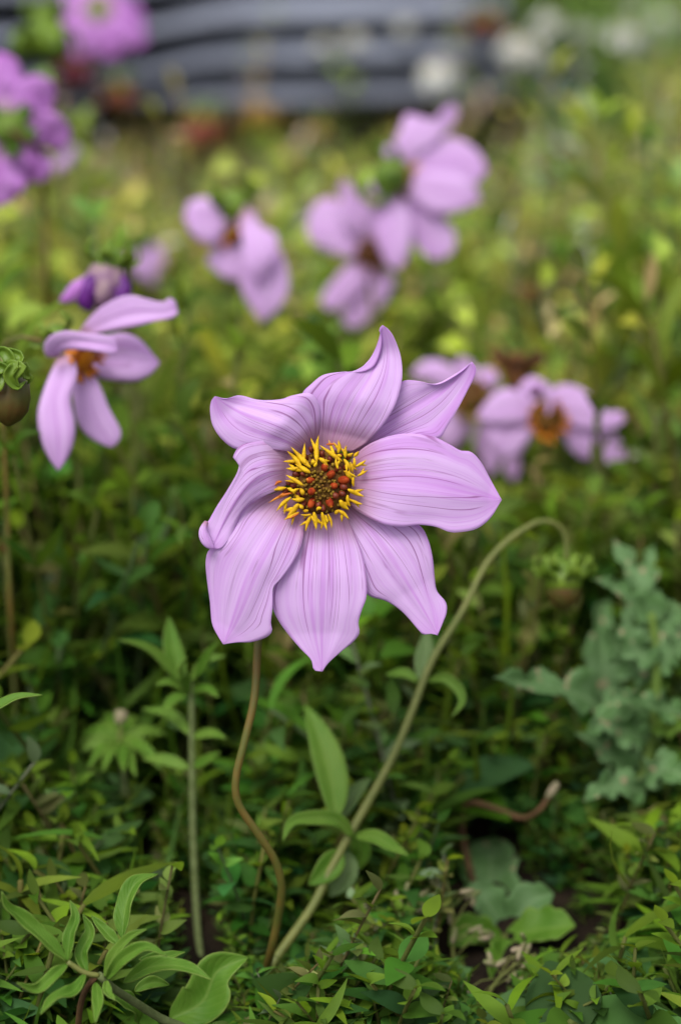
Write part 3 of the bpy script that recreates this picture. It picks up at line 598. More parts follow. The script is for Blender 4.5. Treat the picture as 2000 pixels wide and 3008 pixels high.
edge_petal(f, d, [(930, 560), (960, 670), (1010, 740), (1070, 785)], [(980, 560), (1100, 620), (1140, 700), (1110, 770), (1070, 785)], c5, [0, 2, 1, -2], lay=-2)
edge_petal(f, d, [(990, 590), (1080, 660), (1130, 730), (1180, 800), (1232, 822)], [(1010, 570), (1180, 605), (1270, 700), (1292, 765), (1232, 822)], c5, [0, 1, 0, -3], lay=-4)
disc_at(f, P(*c5((880, 568)), d - .004), -CF - CU * .25, .0085, ('disc', 'orange'), 20)
calyx_at(f, P(*c5((880, 540)), d + .012), -CF, .009)
stem_to(f, [P(*c5((880, 545)), d + .015), P(1600, 1260, d + .03), P(1606, 1450, d + .03), gb + (0, 0, -.004)], [.001, .0013, .0015], 'stem_brown', g=0)
# ---- flower behind it
d = 1.06
gb = G(1400, 1520)
f = thing('dahlia_flower', tuple(gb), 'blurred lilac dahlia half hidden behind the sharp flower, beside the withered brown seed head', 'flower', 'lilac dahlias')
for pts, wd, hp in (([(480, 450), (380, 370), (280, 330), (190, 355)], 130, (0, 2, 2, 0)), ([(490, 440), (470, 350), (440, 255)], 110, (0, -2, -2)), ([(510, 430), (570, 380), (640, 370)], 130, (0, 1, 0)), ([(480, 490), (430, 570), (390, 660), (380, 740)], 170, (0, 2, 2, 0)), ([(510, 490), (540, 580), (560, 680), (545, 760)], 150, (0, 2, 1, -2)), ([(600, 620), (600, 740), (590, 870)], 100, (0, 0, -2)), ([(680, 640), (700, 760), (715, 895)], 110, (0, 0, -2)), ([(470, 470), (380, 480), (300, 530)], 130, (0, 2, 0))):
    ctr_petal(f, d, pts, wd, c5, hp, 0, -.2)
disc_at(f, P(*c5((490, 465)), d - .004), -CF - CU * .2, .010, ('brown_dead', 'gold'), 16)
calyx_at(f, P(*c5((490, 455)), d + .012), -CF, .009)
stem_to(f, [P(*c5((490, 465)), d + .014), P(1385, 1250, d + .03), P(1395, 1400, d + .03), gb + (0, 0, -.004)], [.001, .0013, .0015], 'stem_brown', g=0)
# ---- withered head
d = 1.02
gb = G(1545, 1620)
f = thing('withered_seed_head', tuple(gb), 'withered rusty brown flower head above the wide blurred dahlia', 'seed head')
hc = P(*c5((728, 310)), d)
V, F = lathe(hc, CU, [(-.012, .002), (-.008, .005), (-.002, .0065), (.004, .006), (.007, .002)], 12, .08, 6); mk('receptacle', V, F, 'brown_dead', f)
for k in range(20):
    a = 2 * math.pi * k / 20 + random.uniform(-.2, .2); e = CR * math.cos(a) + CF * math.sin(a); up = random.uniform(.2, 1.1)
    pts = [hc + e * .003, hc + e * .008 + CU * .004 * up, hc + e * random.uniform(.006, .016) + CU * random.uniform(.004, .014) * up]
    Gd = ribbon(pts, random.uniform(.003, .006), lance, -CF, random.uniform(-.6, .6), .3, 7, 5); put_sheet('dry_petal', Gd, .0004, 'brown_dead' if k % 3 else 'stem_dry', f)
stem_to(f, [hc - CU * .010, P(1522, 1150, d + .004), P(1535, 1350, d + .015), gb + (0, 0, -.004)], [.0012, .0013, .0015], 'stem_dry', g=0)

# ---- deep purple flower at the left edge, seen from behind
c2 = lambda p: (.638 * p[0], .638 * p[1])
d = 1.0
gb = G(140, 1380)
f = thing('dahlia_flower', tuple(gb), 'deeper purple dahlia seen from behind with large green calyx, high beside the grey roofing sheets', 'flower', 'purple dahlias')
for pts, wd, hp in (([(10, 520), (-15, 400), (0, 330), (-10, 235)], 170, (0, 1, 0, -3)), ([(90, 540), (120, 470), (170, 440), (230, 500)], 150, (0, 2, 2, -2)), ([(100, 600), (180, 590), (240, 620), (270, 690)], 150, (0, 0, -2, -6)), ([(80, 650), (130, 710), (160, 780), (130, 830)], 120, (0, 1, -1, -4)), ([(40, 660), (20, 760), (-20, 850), (-40, 950)], 200, (0, 2, 2, -2)), ([(0, 620), (-90, 660), (-180, 720)], 170, (0, 1, -2)), ([(0, 560), (-100, 520), (-190, 500)], 170, (0, 1, -2)), ([(70, 660), (80, 750), (60, 860)], 150, (0, -2, -5))):
    ctr_petal(f, d, pts, wd * 1.3, c2, hp, random.uniform(-.3, .3), .04, 'petal_deep', wav=.2)
calyx_at(f, P(*c2((45, 590)), d - .005), CF, .0085, mat='leaf')
disc_at(f, P(*c2((45, 590)), d + .006), CF, .010, ('disc', 'yellow'), 8)
stem_to(f, [P(*c2((50, 600)), d - .012), P(*c2((110, 640)), d - .016), P(*c2((190, 700)), d), P(130, 600, d + .02), P(140, 900, d + .03), gb + (0, 0, -.004)], [.001, .0012, .0015], 'stem_dry', g=8)

# ---- generic round flower from radial petals
def round_flower(px, py, d, r, face, npet, label, mats, root_px, pmat, cat='flower', group=None, name='dahlia_flower', wf=.75, droop=.25, gd=True, seed=0):
    random.seed(seed); c = P(px, py, d); face = np.asarray(face, float); face /= np.linalg.norm(face)
    X = np.cross(face, (0.2, 0.1, 1)); X /= np.linalg.norm(X); Y = np.cross(face, X); gb = G(*root_px)
    f = thing(name, tuple(gb), label, cat, group)
    for k in range(npet):
        a = 2 * math.pi * k / npet + random.uniform(-.12, .12); e = X * math.cos(a) + Y * math.sin(a); L = r * random.uniform(.85, 1.08)
        pts = [c + e * r * .12, c + e * L * .5 + face * r * .06, c + e * L - face * r * droop * random.uniform(.6, 1.4)]
        put_sheet('petal', ribbon(pts, r * wf, petalp, face, random.uniform(-.2, .2), -.15, 9, 5, wav=.06), .0004, pmat, f)
    disc_at(f, c + face * r * .02, face, r * .24, mats, 10)
    if cat == 'flower' and name.startswith('dahlia'): calyx_at(f, c - face * r * .1, face, r * .22)
    stem_to(f, [c - face * r * .05, c - face * r * .35 + np.array([0, 0, -.004]), (c * .5 + gb * .5) + np.array([random.uniform(-.012, .012), .01, 0]), gb + (0, 0, -.004)], [.0009, .0011, .0014], 'stem_green', g=0)
    if gd: guard([c + (X * math.cos(a) + Y * math.sin(a)) * r * .6 for a in (0, 1.57, 3.14, 4.71)], 40)
    return f
round_flower(288, 32, 1.5, .038, -CF * .9 + CU * .5, 9, 'round purple dahlia with pale greenish eye in front of the topmost grey sheets', ('sepal', 'gold'), (330, 720), 'petal_deep', group='purple dahlias', wf=.8, seed=3)
random.seed(11)
# small pale flower far behind
d = 1.3
gb = G(440, 1080); f = thing('dahlia_flower', tuple(gb), 'faint pale lilac closed flower beyond the half-open purple bud', 'flower', 'lilac dahlias')
for pts, wd in (([(700, 90), (730, 180), (760, 260), (790, 330)], 100), ([(690, 110), (690, 200), (720, 290)], 70), ([(720, 90), (780, 150), (830, 230)], 80)): ctr_petal(f, d, pts, wd, c4, [0, 3, 3, 0][:len(pts)], 0, -.4)
calyx_at(f, P(*c4((705, 95)), d), -CU, .008); stem_to(f, [P(*c4((700, 85)), d), P(*c4((670, 60)), d + .01), P(*c4((640, 140)), d + .03), gb + (0, 0, -.004)], [.0009, .001, .0014], 'stem_green', g=0)
# pale lilac petals low beside the deep purple flower
d = 1.25
gb = G(185, 1080); f = thing('dahlia_flower', tuple(gb), 'small faded lilac bloom peeping out behind the deeper purple dahlia', 'flower', 'lilac dahlias')
for pts in ([(270, 690), (300, 720), (310, 770)], [(290, 660), (330, 690), (340, 730)], [(260, 720), (270, 760), (280, 790)]): ctr_petal(f, d, pts, 60, c2, [0, 2, 0], 0, -.3)
calyx_at(f, P(*c2((275, 680)), d + .004), -CU, .007); stem_to(f, [P(*c2((275, 680)), d + .005), P(180, 440, d + .02), P(182, 700, d + .03), gb + (0, 0, -.004)], [.0009, .001, .0014], 'stem_green', g=0)

# ---- buds and heads out of focus at the top
def far_bud(px, py, d, r, label, bmat, root_px, sep=True, smat='sepal', name='dahlia_bud', cat='flower bud', group='blurred buds', up=False, petals=0, pm=None, stemmat='stem_brown'):
    gb = G(*root_px); f = thing(name, tuple(gb), label, cat, group); c = P(px, py, d); ax = CU if up else -CU
    V, F = lathe(c, ax, [(-r, r * .35), (-r * .5, r * .9), (0, r), (r * .5, r * .85), (r, r * .3)], 14, .06, 6); mk('bulb', V, F, bmat, f)
    for k in range(petals):
        a = 2 * math.pi * k / petals; e = CR * math.cos(a) + CF * math.sin(a)
        put_sheet('petal', ribbon([c + e * r * .6 - ax * r * .3, c + e * r * 1.3, c + e * r * 1.5 + ax * r * .9], r * 1.1, petalp, e, 0, .2, 8, 5), .0004, pm, f)
    if sep: calyx_at(f, c - ax * r * 1.05, ax, r * .75, 6, mat=smat)
    s0 = c - ax * r * 1.3
    pts = [s0, s0 + np.array([0, .01, .004 if not up else -.01]), (s0 * .5 + gb * .5) + np.array([random.uniform(-.01, .01), .012, 0]), gb + (0, 0, -.004)]
    stem_to(f, pts, [.0009, .0011, .0015], stemmat, g=0); guard([c], 45); return f
far_bud(135, 105, 1.22, .012, 'green bud with curly sepals on a brown stem beside the round purple dahlia', 'sepal', (175, 960), stemmat='stem_dry', petals=5, pm='sepal')
far_bud(225, 205, 2.0, .013, 'dark crimson closed flower in the shade at the foot of the sheet stack', 'crimson', (225, 560), petals=5, pm='crimson')
far_bud(352, 280, 1.95, .011, 'small red-orange closed flower in front of the lower roofing sheets', 'redor', (360, 580), petals=5, pm='redor')
far_bud(605, 388, 1.85, .015, 'red flower head with olive sepals where bed meets the roofing sheets', 'redor', (605, 600), petals=3, pm='redor')
far_bud(768, 348, 1.85, .013, 'golden yellow flower head beside the red one near the roofing sheets', 'gold', (780, 590), petals=4, pm='gold', up=True)
far_bud(940, 392, 1.8, .007, 'dull orange seed head on the bed edge right of the golden one', 'gold', (945, 640), petals=4, pm='brown_dead')
far_bud(1425, 70, 2.2, .013, 'rusty seed head among the white daisies', 'brown_dead', (1425, 400), petals=5, pm='redor')
far_bud(1290, 95, 2.25, .011, 'rusty seed head in front of the right end of the sheets', 'brown_dead', (1290, 400), petals=5, pm='brown_dead')
far_bud(1552, 868, 1.28, .006, 'tiny brown seed head in the yellow-green weeds beyond the wide dahlia', 'brown_dead', (1552, 1080), sep=False)

# ---- white daisies
DS = [(1622, 52, 2.25), (1722, 70, 2.3), (1838, 88, 2.15), (1915, 90, 2.25), (1962, 35, 2.35), (1512, 122, 2.1), (1562, 138, 2.12), (1280, 196, 1.95), (1182, 65, 2.2), (1045, 105, 2.15), (1115, 85, 2.25), (950, 118, 2.2), (1885, 20, 2.4)]
DLAB = {7: 'lone white daisy nearest the lilac flower seen from behind', 8: 'white daisy in front of the grey roofing sheets', 9: 'white daisy in front of the grey roofing sheets', 10: 'white daisy in front of the grey roofing sheets', 11: 'white daisy in front of the grey roofing sheets'}
for i, (px, py, d) in enumerate(DS):
    round_flower(px, py, d, .020 if i < 8 or i > 11 else .012, np.array([0, -.45, .9]) + rng.normal(0, .25, 3), 13, DLAB.get(i, 'small white daisy with drooping rays in the far grassy weeds'), ('gold', 'gold'), (px + rng.uniform(-15, 15), py + 330 - d * 40), 'white', 'daisy', 'white daisies' if i < 7 or i > 11 else ('white daisies by the sheets' if i > 7 else None), 'daisy', .34, .75, seed=100 + i)
random.seed(23)

# ================================================================== LEAFY PLANTS NEAR THE FLOWER
def leaf_px(root, cvt, pts, wpx, d0, d1, mat='leaf', prof=lance, roll=None, fold=.28, n=18, m=7, face=None, name='leaf', gd=True, **kw):
    s = abs(cvt((1, 0))[0] - cvt((0, 0))[0]); k = len(pts)
    dd = np.linspace(d0, d1, k); C = [P(*cvt(p), q) for p, q in zip(pts, dd)]
    fc = np.array([0, -.55, .83]) if face is None else face
    Gd = ribbon(C, wpx * s * mpp((d0 + d1) / 2), prof, fc, random.uniform(-.35, .35) if roll is None else roll, fold, n, m, seed=random.randrange(9999), **kw)
    o = put_sheet(name, Gd, .0004, mat, root)
    if gd: guard([Gd[i, m // 2] for i in range(1, n, 3)], max(10, wpx * s * .35))
    return o
# ---- arching stem with nodding bud
c3 = lambda p: (600 + .5102 * p[0], 1800 + .5102 * p[1])
gb = G(668, 2990)
f = thing('dahlia_bud', tuple(gb), 'nodding green dahlia bud on a long arching leafy stem right of the sharp flower', 'flower bud', 'dahlia buds')
arch = [gb + (-.004, -.004, -.02), P(784, 2862, .752), P(918, 2664, .764), P(978, 2540, .770), P(1141, 2249, .782), P(1212, 2086, .787), P(1268, 1943, .792), P(1355, 1800, .797), P(1425, 1662, .803), P(1479, 1599, .806), P(1532, 1559, .809), P(1585, 1532, .812), P(1630, 1538, .815), P(1655, 1565, .817), P(1664, 1610, .818), P(1660, 1660, .818)]
put_tube('stem', arch, [.0018, .0017, .0016, .0015, .0014, .0012, .0011, .0009], 'stem_green', f, 70, 10); guard(cr(arch, 46)[9:], 30)
bc = P(1655, 1728, .818)
V, F = lathe(bc, -CU, [(-.006, .003), (-.003, .0062), (.002, .0068), (.006, .0045), (.008, .0015)], 18, .03, 8); mk('bulb', V, F, 'bulb', f)
calyx_at(f, P(1655, 1695, .818), -CU, .0078, 8); calyx_at(f, P(1655, 1672, .818), -CU, .0055, 6)
for pts, wd, a, b_, mt, pr in (([(1250, 400), (1265, 280), (1290, 90)], 105, .790, .800, 'leaf_pale', lance), ([(1285, 395), (1380, 375), (1465, 440), (1485, 520), (1420, 605)], 62, .788, .775, 'leaf_light', lance), ([(1235, 400), (1150, 350), (1040, 360)], 60, .792, .80, 'leaf_light', lance),
    ([(755, 1200), (735, 980), (670, 740), (580, 530)], 190, .775, .80, 'leaf_light', lance), ([(860, 1300), (770, 1200), (620, 1185), (500, 1210), (450, 1320)], 90, .772, .755, 'leaf_light', lance), ([(870, 1290), (980, 1295), (1080, 1350), (1175, 1400)], 90, .772, .755, 'leaf_light', lance),
    ([(800, 1180), (850, 1060), (960, 950)], 95, .778, .80, 'leaf_pale', lance), ([(790, 1370), (700, 1480), (600, 1570)], 150, .772, .765, 'leaf', lance), ([(830, 1380), (800, 1520), (720, 1640)], 150, .778, .775, 'leaf_pale', lance), ([(860, 1250), (900, 1380), (860, 1500)], 120, .785, .79, 'leaf', lance)):
    leaf_px(f, c3, pts, wd, a, b_, mt, pr, face=np.array([0, -.75, .66]))
# ---- straight hairy stem with a leafy top
c6b = lambda p: (.4464 * p[0], 1500 + .4464 * p[1])
gb = G(590, 2800)
f = thing('leafy_weed', tuple(gb), 'upright weed with straight pale hairy stem and leafy top, left of the kinked stem', 'weed')
d = .80; stp = [gb + (0, 0, -.004), P(578, 2700, .795), P(567, 2450, d), P(564, 2250, d), P(562, 2060, d), P(556, 2000, d)]
put_tube('stem', stp, [.0014, .0013, .0011], 'stem_pale', f, 30, 8); guard(cr(stp, 20), 26)
for pts, wd, mt in (([(1230, 1170), (1060, 980), (930, 890), (780, 850)], 80, 'leaf_light'), ([(1200, 1120), (1130, 900), (1110, 700)], 130, 'leaf'), ([(1260, 1120), (1350, 1000), (1490, 955)], 70, 'leaf_light'), ([(1280, 1100), (1380, 950), (1440, 860)], 80, 'leaf'), ([(1240, 1180), (1120, 1130), (1020, 1150)], 70, 'leaf_light'), ([(1260, 1200), (1360, 1180), (1440, 1230)], 70, 'leaf'), ([(1240, 1200), (1130, 1260), (1080, 1340)], 80, 'leaf'),
    ([(1250, 1480), (1130, 1350), (930, 1305)], 80, 'leaf_light'), ([(1270, 1490), (1390, 1470), (1490, 1500)], 70, 'leaf_light'), ([(1250, 1700), (1080, 1640), (940, 1640)], 80, 'leaf_light'), ([(1270, 1690), (1370, 1640), (1450, 1590)], 70, 'leaf'), ([(1240, 1220), (1200, 1060), (1230, 960)], 90, 'leaf_light')):
    leaf_px(f, c6b, pts, wd, d, d + random.uniform(-.025, .02), mt)
# ---- bright tuft left of it
gb = G(385, 2700)
f = thing('leafy_weed', tuple(gb), 'bright green leafy weed tuft with small white bud, left of the straight hairy stem', 'weed')
d = .83; put_tube('stem', [gb + (0, 0, -.004), P(378, 2480, d), P(365, 2300, d), P(352, 2190, d)], [.0018, .0016, .0014], 'stem_pale', f, 20, 8)
for k in range(13):
    a = 2 * math.pi * k / 13 + random.uniform(-.2, .2); L = random.uniform(190, 330)
    leaf_px(f, c6b, [(790, 1540), (790 + L * .5 * math.cos(a), 1540 - 40 + L * .4 * math.sin(a)), (790 + L * math.cos(a), 1540 + 30 + L * .8 * math.sin(a))], random.uniform(75, 110), d, d - .03 * math.sin(a) + .0, ['leaf_light', 'leaf'][k % 2])
V, F = egg(P(*c6b((795, 1360)), d), CU, .006, .0027, 10, 7); mk('bud', V, F, 'spike', f); put_tube('bud_stalk', [P(*c6b((790, 1540)), d), P(*c6b((795, 1375)), d)], .0007, 'stem_green', f, 5, 6)
# ---- foreground leaf cluster
c8 = lambda p: (.638 * p[0], 2250 + .638 * p[1])
gb = G(620, 3090)
f = thing('leafy_weed', tuple(gb), 'spreading weed with whorls of narrow curled pale-edged leaves at the foot of the bed', 'weed')
put_tube('stem', [P(*c8((455, 965)), .668), P(*c8((520, 1025)), .674), P(*c8((620, 1090)), .684), P(*c8((740, 1165)), .694), P(*c8((880, 1230)), .700), gb + (0, 0, -.004)], [.0012, .0015, .0017], 'stem_pale', f, 24, 8)
put_tube('petiole', [P(*c8((310, 905)), .664), P(*c8((390, 955)), .666), P(*c8((455, 968)), .668)], .0009, 'stem_green', f, 10, 7)
put_tube('side_stem', [P(*c8((440, 972)), .668), P(*c8((395, 1030)), .672), P(*c8((370, 1110)), .678), P(*c8((358, 1240)), .69), G(225, 3120, -.004)], .0010, 'stem_dry', f, 16, 7)
for pts, wd, a, b_, mt in (([(310, 905), (200, 800), (95, 700), (35, 650), (8, 580)], 95, .664, .655, 'leaf'), ([(315, 900), (322, 790), (348, 700), (322, 620)], 72, .664, .668, 'leaf'), ([(312, 915), (250, 965), (170, 1030), (78, 1002)], 72, .664, .650, 'leaf'), ([(395, 960), (340, 1040), (250, 1075), (184, 1148)], 78, .666, .650, 'leaf'),
    ([(400, 960), (375, 870), (415, 770), (382, 684)], 78, .667, .672, 'leaf'), ([(480, 975), (530, 870), (600, 790), (676, 752)], 66, .668, .662, 'leaf_light'), ([(490, 985), (560, 895), (670, 838), (768, 878)], 80, .668, .655, 'leaf'), ([(570, 1000), (700, 928), (850, 932), (976, 988)], 96, .674, .66, 'leaf'), ([(640, 895), (750, 885), (852, 860)], 64, .674, .68, 'leaf'), ([(555, 840), (490, 770), (420, 690)], 66, .674, .678, 'leaf'),
    ([(565, 800), (578, 660), (625, 545), (728, 500)], 110, .69, .70, 'leaf'), ([(440, 1000), (452, 1090), (440, 1185)], 66, .668, .655, 'leaf'), ([(490, 990), (495, 1050), (532, 1082)], 52, .668, .66, 'leaf_light'), ([(620, 1040), (700, 1000), (780, 1010)], 70, .685, .69, 'leaf'), ([(500, 1050), (600, 1110), (640, 1190)], 110, .69, .70, 'leaf'),
    ([(780, 1170), (930, 1090), (1000, 950), (1142, 884)], 210, .715, .715, 'leaf')):
    leaf_px(f, c8, pts, wd * (.82 if wd < 150 else 1), a, b_, mt, lance, n=28, m=9, wav=.20, twist=random.uniform(-.9, .9), fold=.38)
# ---- leaf tip reaching in at the left edge
gb = G(-300, 2800)
f = thing('leafy_weed', tuple(gb), 'single pointed green leaf of a weed reaching in below the tight brown bud', 'weed')
leaf_px(f, c6b, [(-330, 1480), (-150, 1370), (0, 1290), (120, 1232), (278, 1214)], 105, .70, .70, 'leaf', n=26, m=9)
leaf_px(f, c6b, [(-340, 1490), (-420, 1380), (-520, 1340)], 100, .70, .70, 'leaf')
put_tube('stem', [gb + (0, 0, -.004), P(-220, 2400, .705), P(-150, 2160, .70)], [.0018, .0014], 'stem_pale', f, 14, 8)

# ---- grey-green lobed plant on the right
c9 = lambda p: (1300 + .4464 * p[0], 1550 + .4464 * p[1])
gb = G(1850, 2600)
f = thing('sow_thistle', tuple(gb), 'tall grey-green weed with lobed toothed leaves at the right of the arching stem', 'weed')
d = .84; put_tube('stem', [gb + (0, 0, -.004), P(*c9((1270, 1850)), d - .005), P(*c9((1350, 1500)), d), P(*c9((1400, 1150)), d), P(*c9((1400, 800)), d), P(*c9((1370, 560)), d)], [.0028, .0026, .0022, .0016], 'leaf_light', f, 30, 9)
guard([P(*c9(q), d - .01) for q in ((1380, 1500), (1400, 1200), (1400, 900), (1300, 300), (1250, 600), (1050, 600), (1050, 900), (1080, 1200))], 60)
FB = np.array([0, -.7, .7])
for pts, wd, a, b_, mt, lb in (([(1340, 1600), (1150, 1250), (1060, 900), (1040, 620), (1100, 470)], 300, .85, .90, 'leaf_blue', .35), ([(1150, 1290), (950, 1130), (700, 1050), (480, 1020), (335, 985)], 250, .84, .79, 'leaf_blue', .45), ([(1370, 800), (1330, 560), (1270, 330), (1180, 180), (1120, 70)], 220, .84, .85, 'leaf_blue', .45), ([(1390, 700), (1350, 420), (1350, 250), (1390, 110)], 150, .845, .87, 'leaf_blue', .45),
    ([(1350, 640), (1230, 470), (1110, 380), (990, 340)], 130, .84, .83, 'leaf_blue', .4), ([(1600, 1230), (1450, 1200), (1320, 1160), (1190, 1090)], 190, .84, .81, 'leaf_blue', .4), ([(1420, 950), (1520, 820), (1600, 760), (1700, 780)], 160, .84, .83, 'leaf_blue', .4), ([(1400, 760), (1480, 640), (1530, 560), (1500, 470)], 120, .84, .85, 'leaf_blue', .4),
    ([(1320, 1700), (1180, 1560), (1020, 1430), (870, 1350)], 190, .84, .82, 'leaf_blue', .35), ([(1360, 1250), (1200, 1130), (1080, 1180), (990, 1300)], 140, .835, .82, 'leaf_blue', .35), ([(1390, 1300), (1500, 1330), (1640, 1280)], 150, .84, .82, 'leaf_light', .3), ([(1350, 1500), (1460, 1520), (1600, 1480)], 170, .845, .83, 'leaf', .3), ([(1390, 1180), (1330, 1060), (1290, 900), (1330, 760)], 160, .85, .86, 'leaf_light', .3),
    ([(1380, 1000), (1250, 900), (1130, 760), (1080, 640)], 210, .845, .84, 'leaf_blue', .4), ([(1330, 1750), (1180, 1700), (1040, 1720), (930, 1800)], 190, .83, .81, 'leaf_blue', .35), ([(1350, 1400), (1180, 1330), (1050, 1300), (930, 1360)], 200, .835, .81, 'leaf_blue', .4), ([(1340, 1650), (1470, 1600), (1580, 1640), (1680, 1720)], 210, .83, .81, 'leaf_blue', .4), ([(1390, 820), (1480, 760), (1560, 640), (1600, 500)], 190, .845, .86, 'leaf_blue', .4), ([(1390, 900), (1280, 800), (1220, 640), (1230, 500)], 180, .835, .83, 'leaf_blue', .4)):
    leaf_px(f, c9, pts, wd * 1.45, a, b_, mt, ovate, n=64, m=11, lobes=lb + .36, nl=4, teeth=.22, nteeth=26, wav=.34, face=FB)
# ---- low grey-green rosette leaves bottom right
c10 = lambda p: (1000 + .638 * p[0], 2250 + .638 * p[1])
gb = G(1480, 2800)
f = thing('lobed_rosette', tuple(gb), 'low rosette of broad blue-green lobed leaves below the lobed grey-green weed', 'weed')
for pts, wd, a, b_, mt in (([(760, 760), (720, 620), (690, 480), (710, 330)], 290, .80, .85, 'leaf_blue'), ([(760, 760), (680, 640), (600, 540)], 190, .80, .80, 'leaf_blue'), ([(770, 770), (860, 640), (980, 590)], 190, .80, .80, 'leaf_blue'), ([(760, 790), (900, 760), (1080, 740)], 220, .79, .78, 'leaf'), ([(760, 800), (740, 900), (700, 1000)], 190, .785, .765, 'leaf'), ([(740, 790), (600, 760), (500, 830)], 160, .79, .78, 'leaf')):
    leaf_px(f, c10, pts, wd, a, b_, mt, spat, n=30, m=9, lobes=.25, nl=4, wav=.12, face=np.array([0, -.6, .8]))
put_tube('crown', [gb + (0, 0, -.004), P(*c10((760, 790)), .79)], [.003, .002], 'stem_green', f, 5, 7)
gb = G(1790, 2930)
f = thing('lobed_rosette', tuple(gb), 'small scalloped green rosette beside the reddish diagonal stalk', 'weed')
for pts, wd in (([(1330, 930), (1260, 960), (1160, 960)], 180), ([(1330, 930), (1270, 1020), (1210, 1040)], 150), ([(1340, 930), (1360, 1020), (1330, 1100)], 150), ([(1350, 920), (1450, 900), (1540, 930)], 160), ([(1330, 920), (1270, 880), (1200, 850)], 130)):
    leaf_px(f, c10, pts, wd, .765, .755, 'leaf_pale' if wd == 180 else 'leaf', spat, n=24, m=9, lobes=.18, nl=5, wav=.12, gd=False)
put_tube('crown', [gb + (0, 0, -.004), P(*c10((1335, 930)), .765)], [.002, .0016], 'stem_green', f, 5, 7)
# ---- dry twigs and stalks
def twig(pts, rad, label, mat='stem_dry', name='dry_stalk', tipmat=None):
    o = thing(name, tuple(pts[0]), label, 'stalk', None); put_tube('stalk', pts, rad, mat, o, 26, 7)
    if tipmat:
        V, F = egg(pts[-1], pts[-1] - pts[-2], .008, .0016, 8, 6); mk('tip', V, F, tipmat, o)
    guard(cr(pts, 10)[3:], 10)
twig([G(1400, 2640, -.004), P(*c10((560, 300)), .83), P(*c10((590, 175)), .825), P(*c10((720, 200)), .82), P(*c10((840, 242)), .815), P(*c10((920, 200)), .81), P(*c10((975, 115)), .81)], [.0014, .0013, .001], 'hooked brown dry stalk with a pale tip, low beside the arching stem', tipmat='spike')
twig([G(2010, 2960, -.004), P(*c10((1400, 850)), .80), P(*c10((1250, 680)), .82), P(*c10((1110, 460)), .84)], [.0016, .0014, .001], 'reddish brown stalk slanting low past the lobed rosette')
twig([G(640, 2560, -.004), P(665, 2250, .93), P(700, 2080, .93), P(735, 1960, .935), P(770, 1900, .94)], [.0014, .0013, .001], 'reddish stalk leaning just behind the kinked stem')
twig([G(70, 2500, -.004), P(48, 2150, .86), P(30, 1850, .86), P(10, 1600, .87)], [.0010, .0009, .0008], 'tall olive stalk at the left below the tight bud', 'stem_green', tipmat='brown_dead')
twig([G(400, 2620, -.004), P(440, 2380, .9), P(480, 2200, .91)], [.0016, .0012], 'purplish dry stalk between the bright tuft and the hairy stem')

# ---- grass seed heads with pale spikelets
sp_me = {}
def seed_grass(cvt, pts, d, n, label, spread, top=.4):
    C = [P(*cvt(p), d) for p in pts]; gb = C[0].copy(); gb[2] = 0; gb[1] += .01
    f = thing('seeding_grass', tuple(gb), label, 'grass', 'seeding grasses')
    put_tube('culm', [gb + (0, 0, -.004)] + C, [.0009, .0007, .0004], 'stem_green', f, 20, 6)
    q = cr(C, 40)
    for k in range(n):
        i = int(40 * (top + (1 - top) * (k / n))); i = min(i, 39); a = random.uniform(0, 6.28); L = random.uniform(.4, 1) * spread * (1.1 - .6 * k / n)
        e = CR * math.cos(a) + CU * math.sin(a) * .8 + CF * random.uniform(-.4, .4); t = q[i] + e * L
        put_tube('branchlet', [q[i], q[i] + e * L * .6 + CU * .002, t], .00022, 'stem_green', f, 5, 5)
        V, F = egg(t, e + rng.normal(0, .3, 3), .0062 * random.uniform(.7, 1.15), .00105 * random.uniform(.8, 1.2), 7, 6, .8); mk('spikelet', V, F, 'spike', f)
for pts, d, n, lab in (([(420, 1150), (320, 900), (240, 760), (330, 620)], .765, 20, 'seeding grass with pale pinkish spikelets, foot of the arching stem'), ([(560, 1150), (520, 900), (520, 700), (490, 530)], .775, 14, 'seeding grass with pale pinkish spikelets, left of the low blue-green rosette'), ([(620, 1190), (700, 1020), (800, 920), (900, 870)], .755, 18, 'seeding grass with spikelets sprawling in front of the low blue-green rosette'), ([(200, 1190), (180, 1000), (130, 860), (60, 760)], .76, 14, 'seeding grass with pale spikelets between the kinked stem base and arching stem')):
    seed_grass(c10, pts, d, n, lab, .017)

# ================================================================== WEED CARPET
def leaf_arr(L, W, curl, fold, ns=4):
    """small leaf lying along +x, 3 across"""
    vs, fs = [], []
    for i in range(ns + 1):
        v = i / ns; ww = W / 2 * max(.06, math.sin(math.pi * min(1, (v * .97 + .03)) ** .75) ** .8); z = curl * L * (v - v * v * 1.3) * 2
        for u in (-1, 0, 1): vs.append((L * v, u * ww, z + fold * abs(u) * ww))
    for i in range(ns):
        for j in range(2): a = i * 3 + j; fs.append((a, a + 1, a + 4, a + 3))
    return np.array(vs), np.array(fs)
def rot(az, el, roll=0.0):
    ca, sa, ce, se = math.cos(az), math.sin(az), math.cos(el), math.sin(el)
    Rz = np.array([[ca, -sa, 0], [sa, ca, 0], [0, 0, 1]]); Ry = np.array([[ce, 0, -se], [0, 1, 0], [se, 0, ce]]); Rx = np.array([[1, 0, 0], [0, math.cos(roll), -math.sin(roll)], [0, math.sin(roll), math.cos(roll)]])
    return Rz @ Ry @ Rx
GREEN = np.array([0.115, 0.205, 0.022]); DEEP = np.array([0.065, 0.145, 0.018]); LIME = np.array([0.27, 0.31, 0.035]); BLUEG = np.array([0.12, 0.215, 0.085]); TAN = np.array([0.30, 0.23, 0.10]); STEMC = np.array([0.14, 0.15, 0.04])
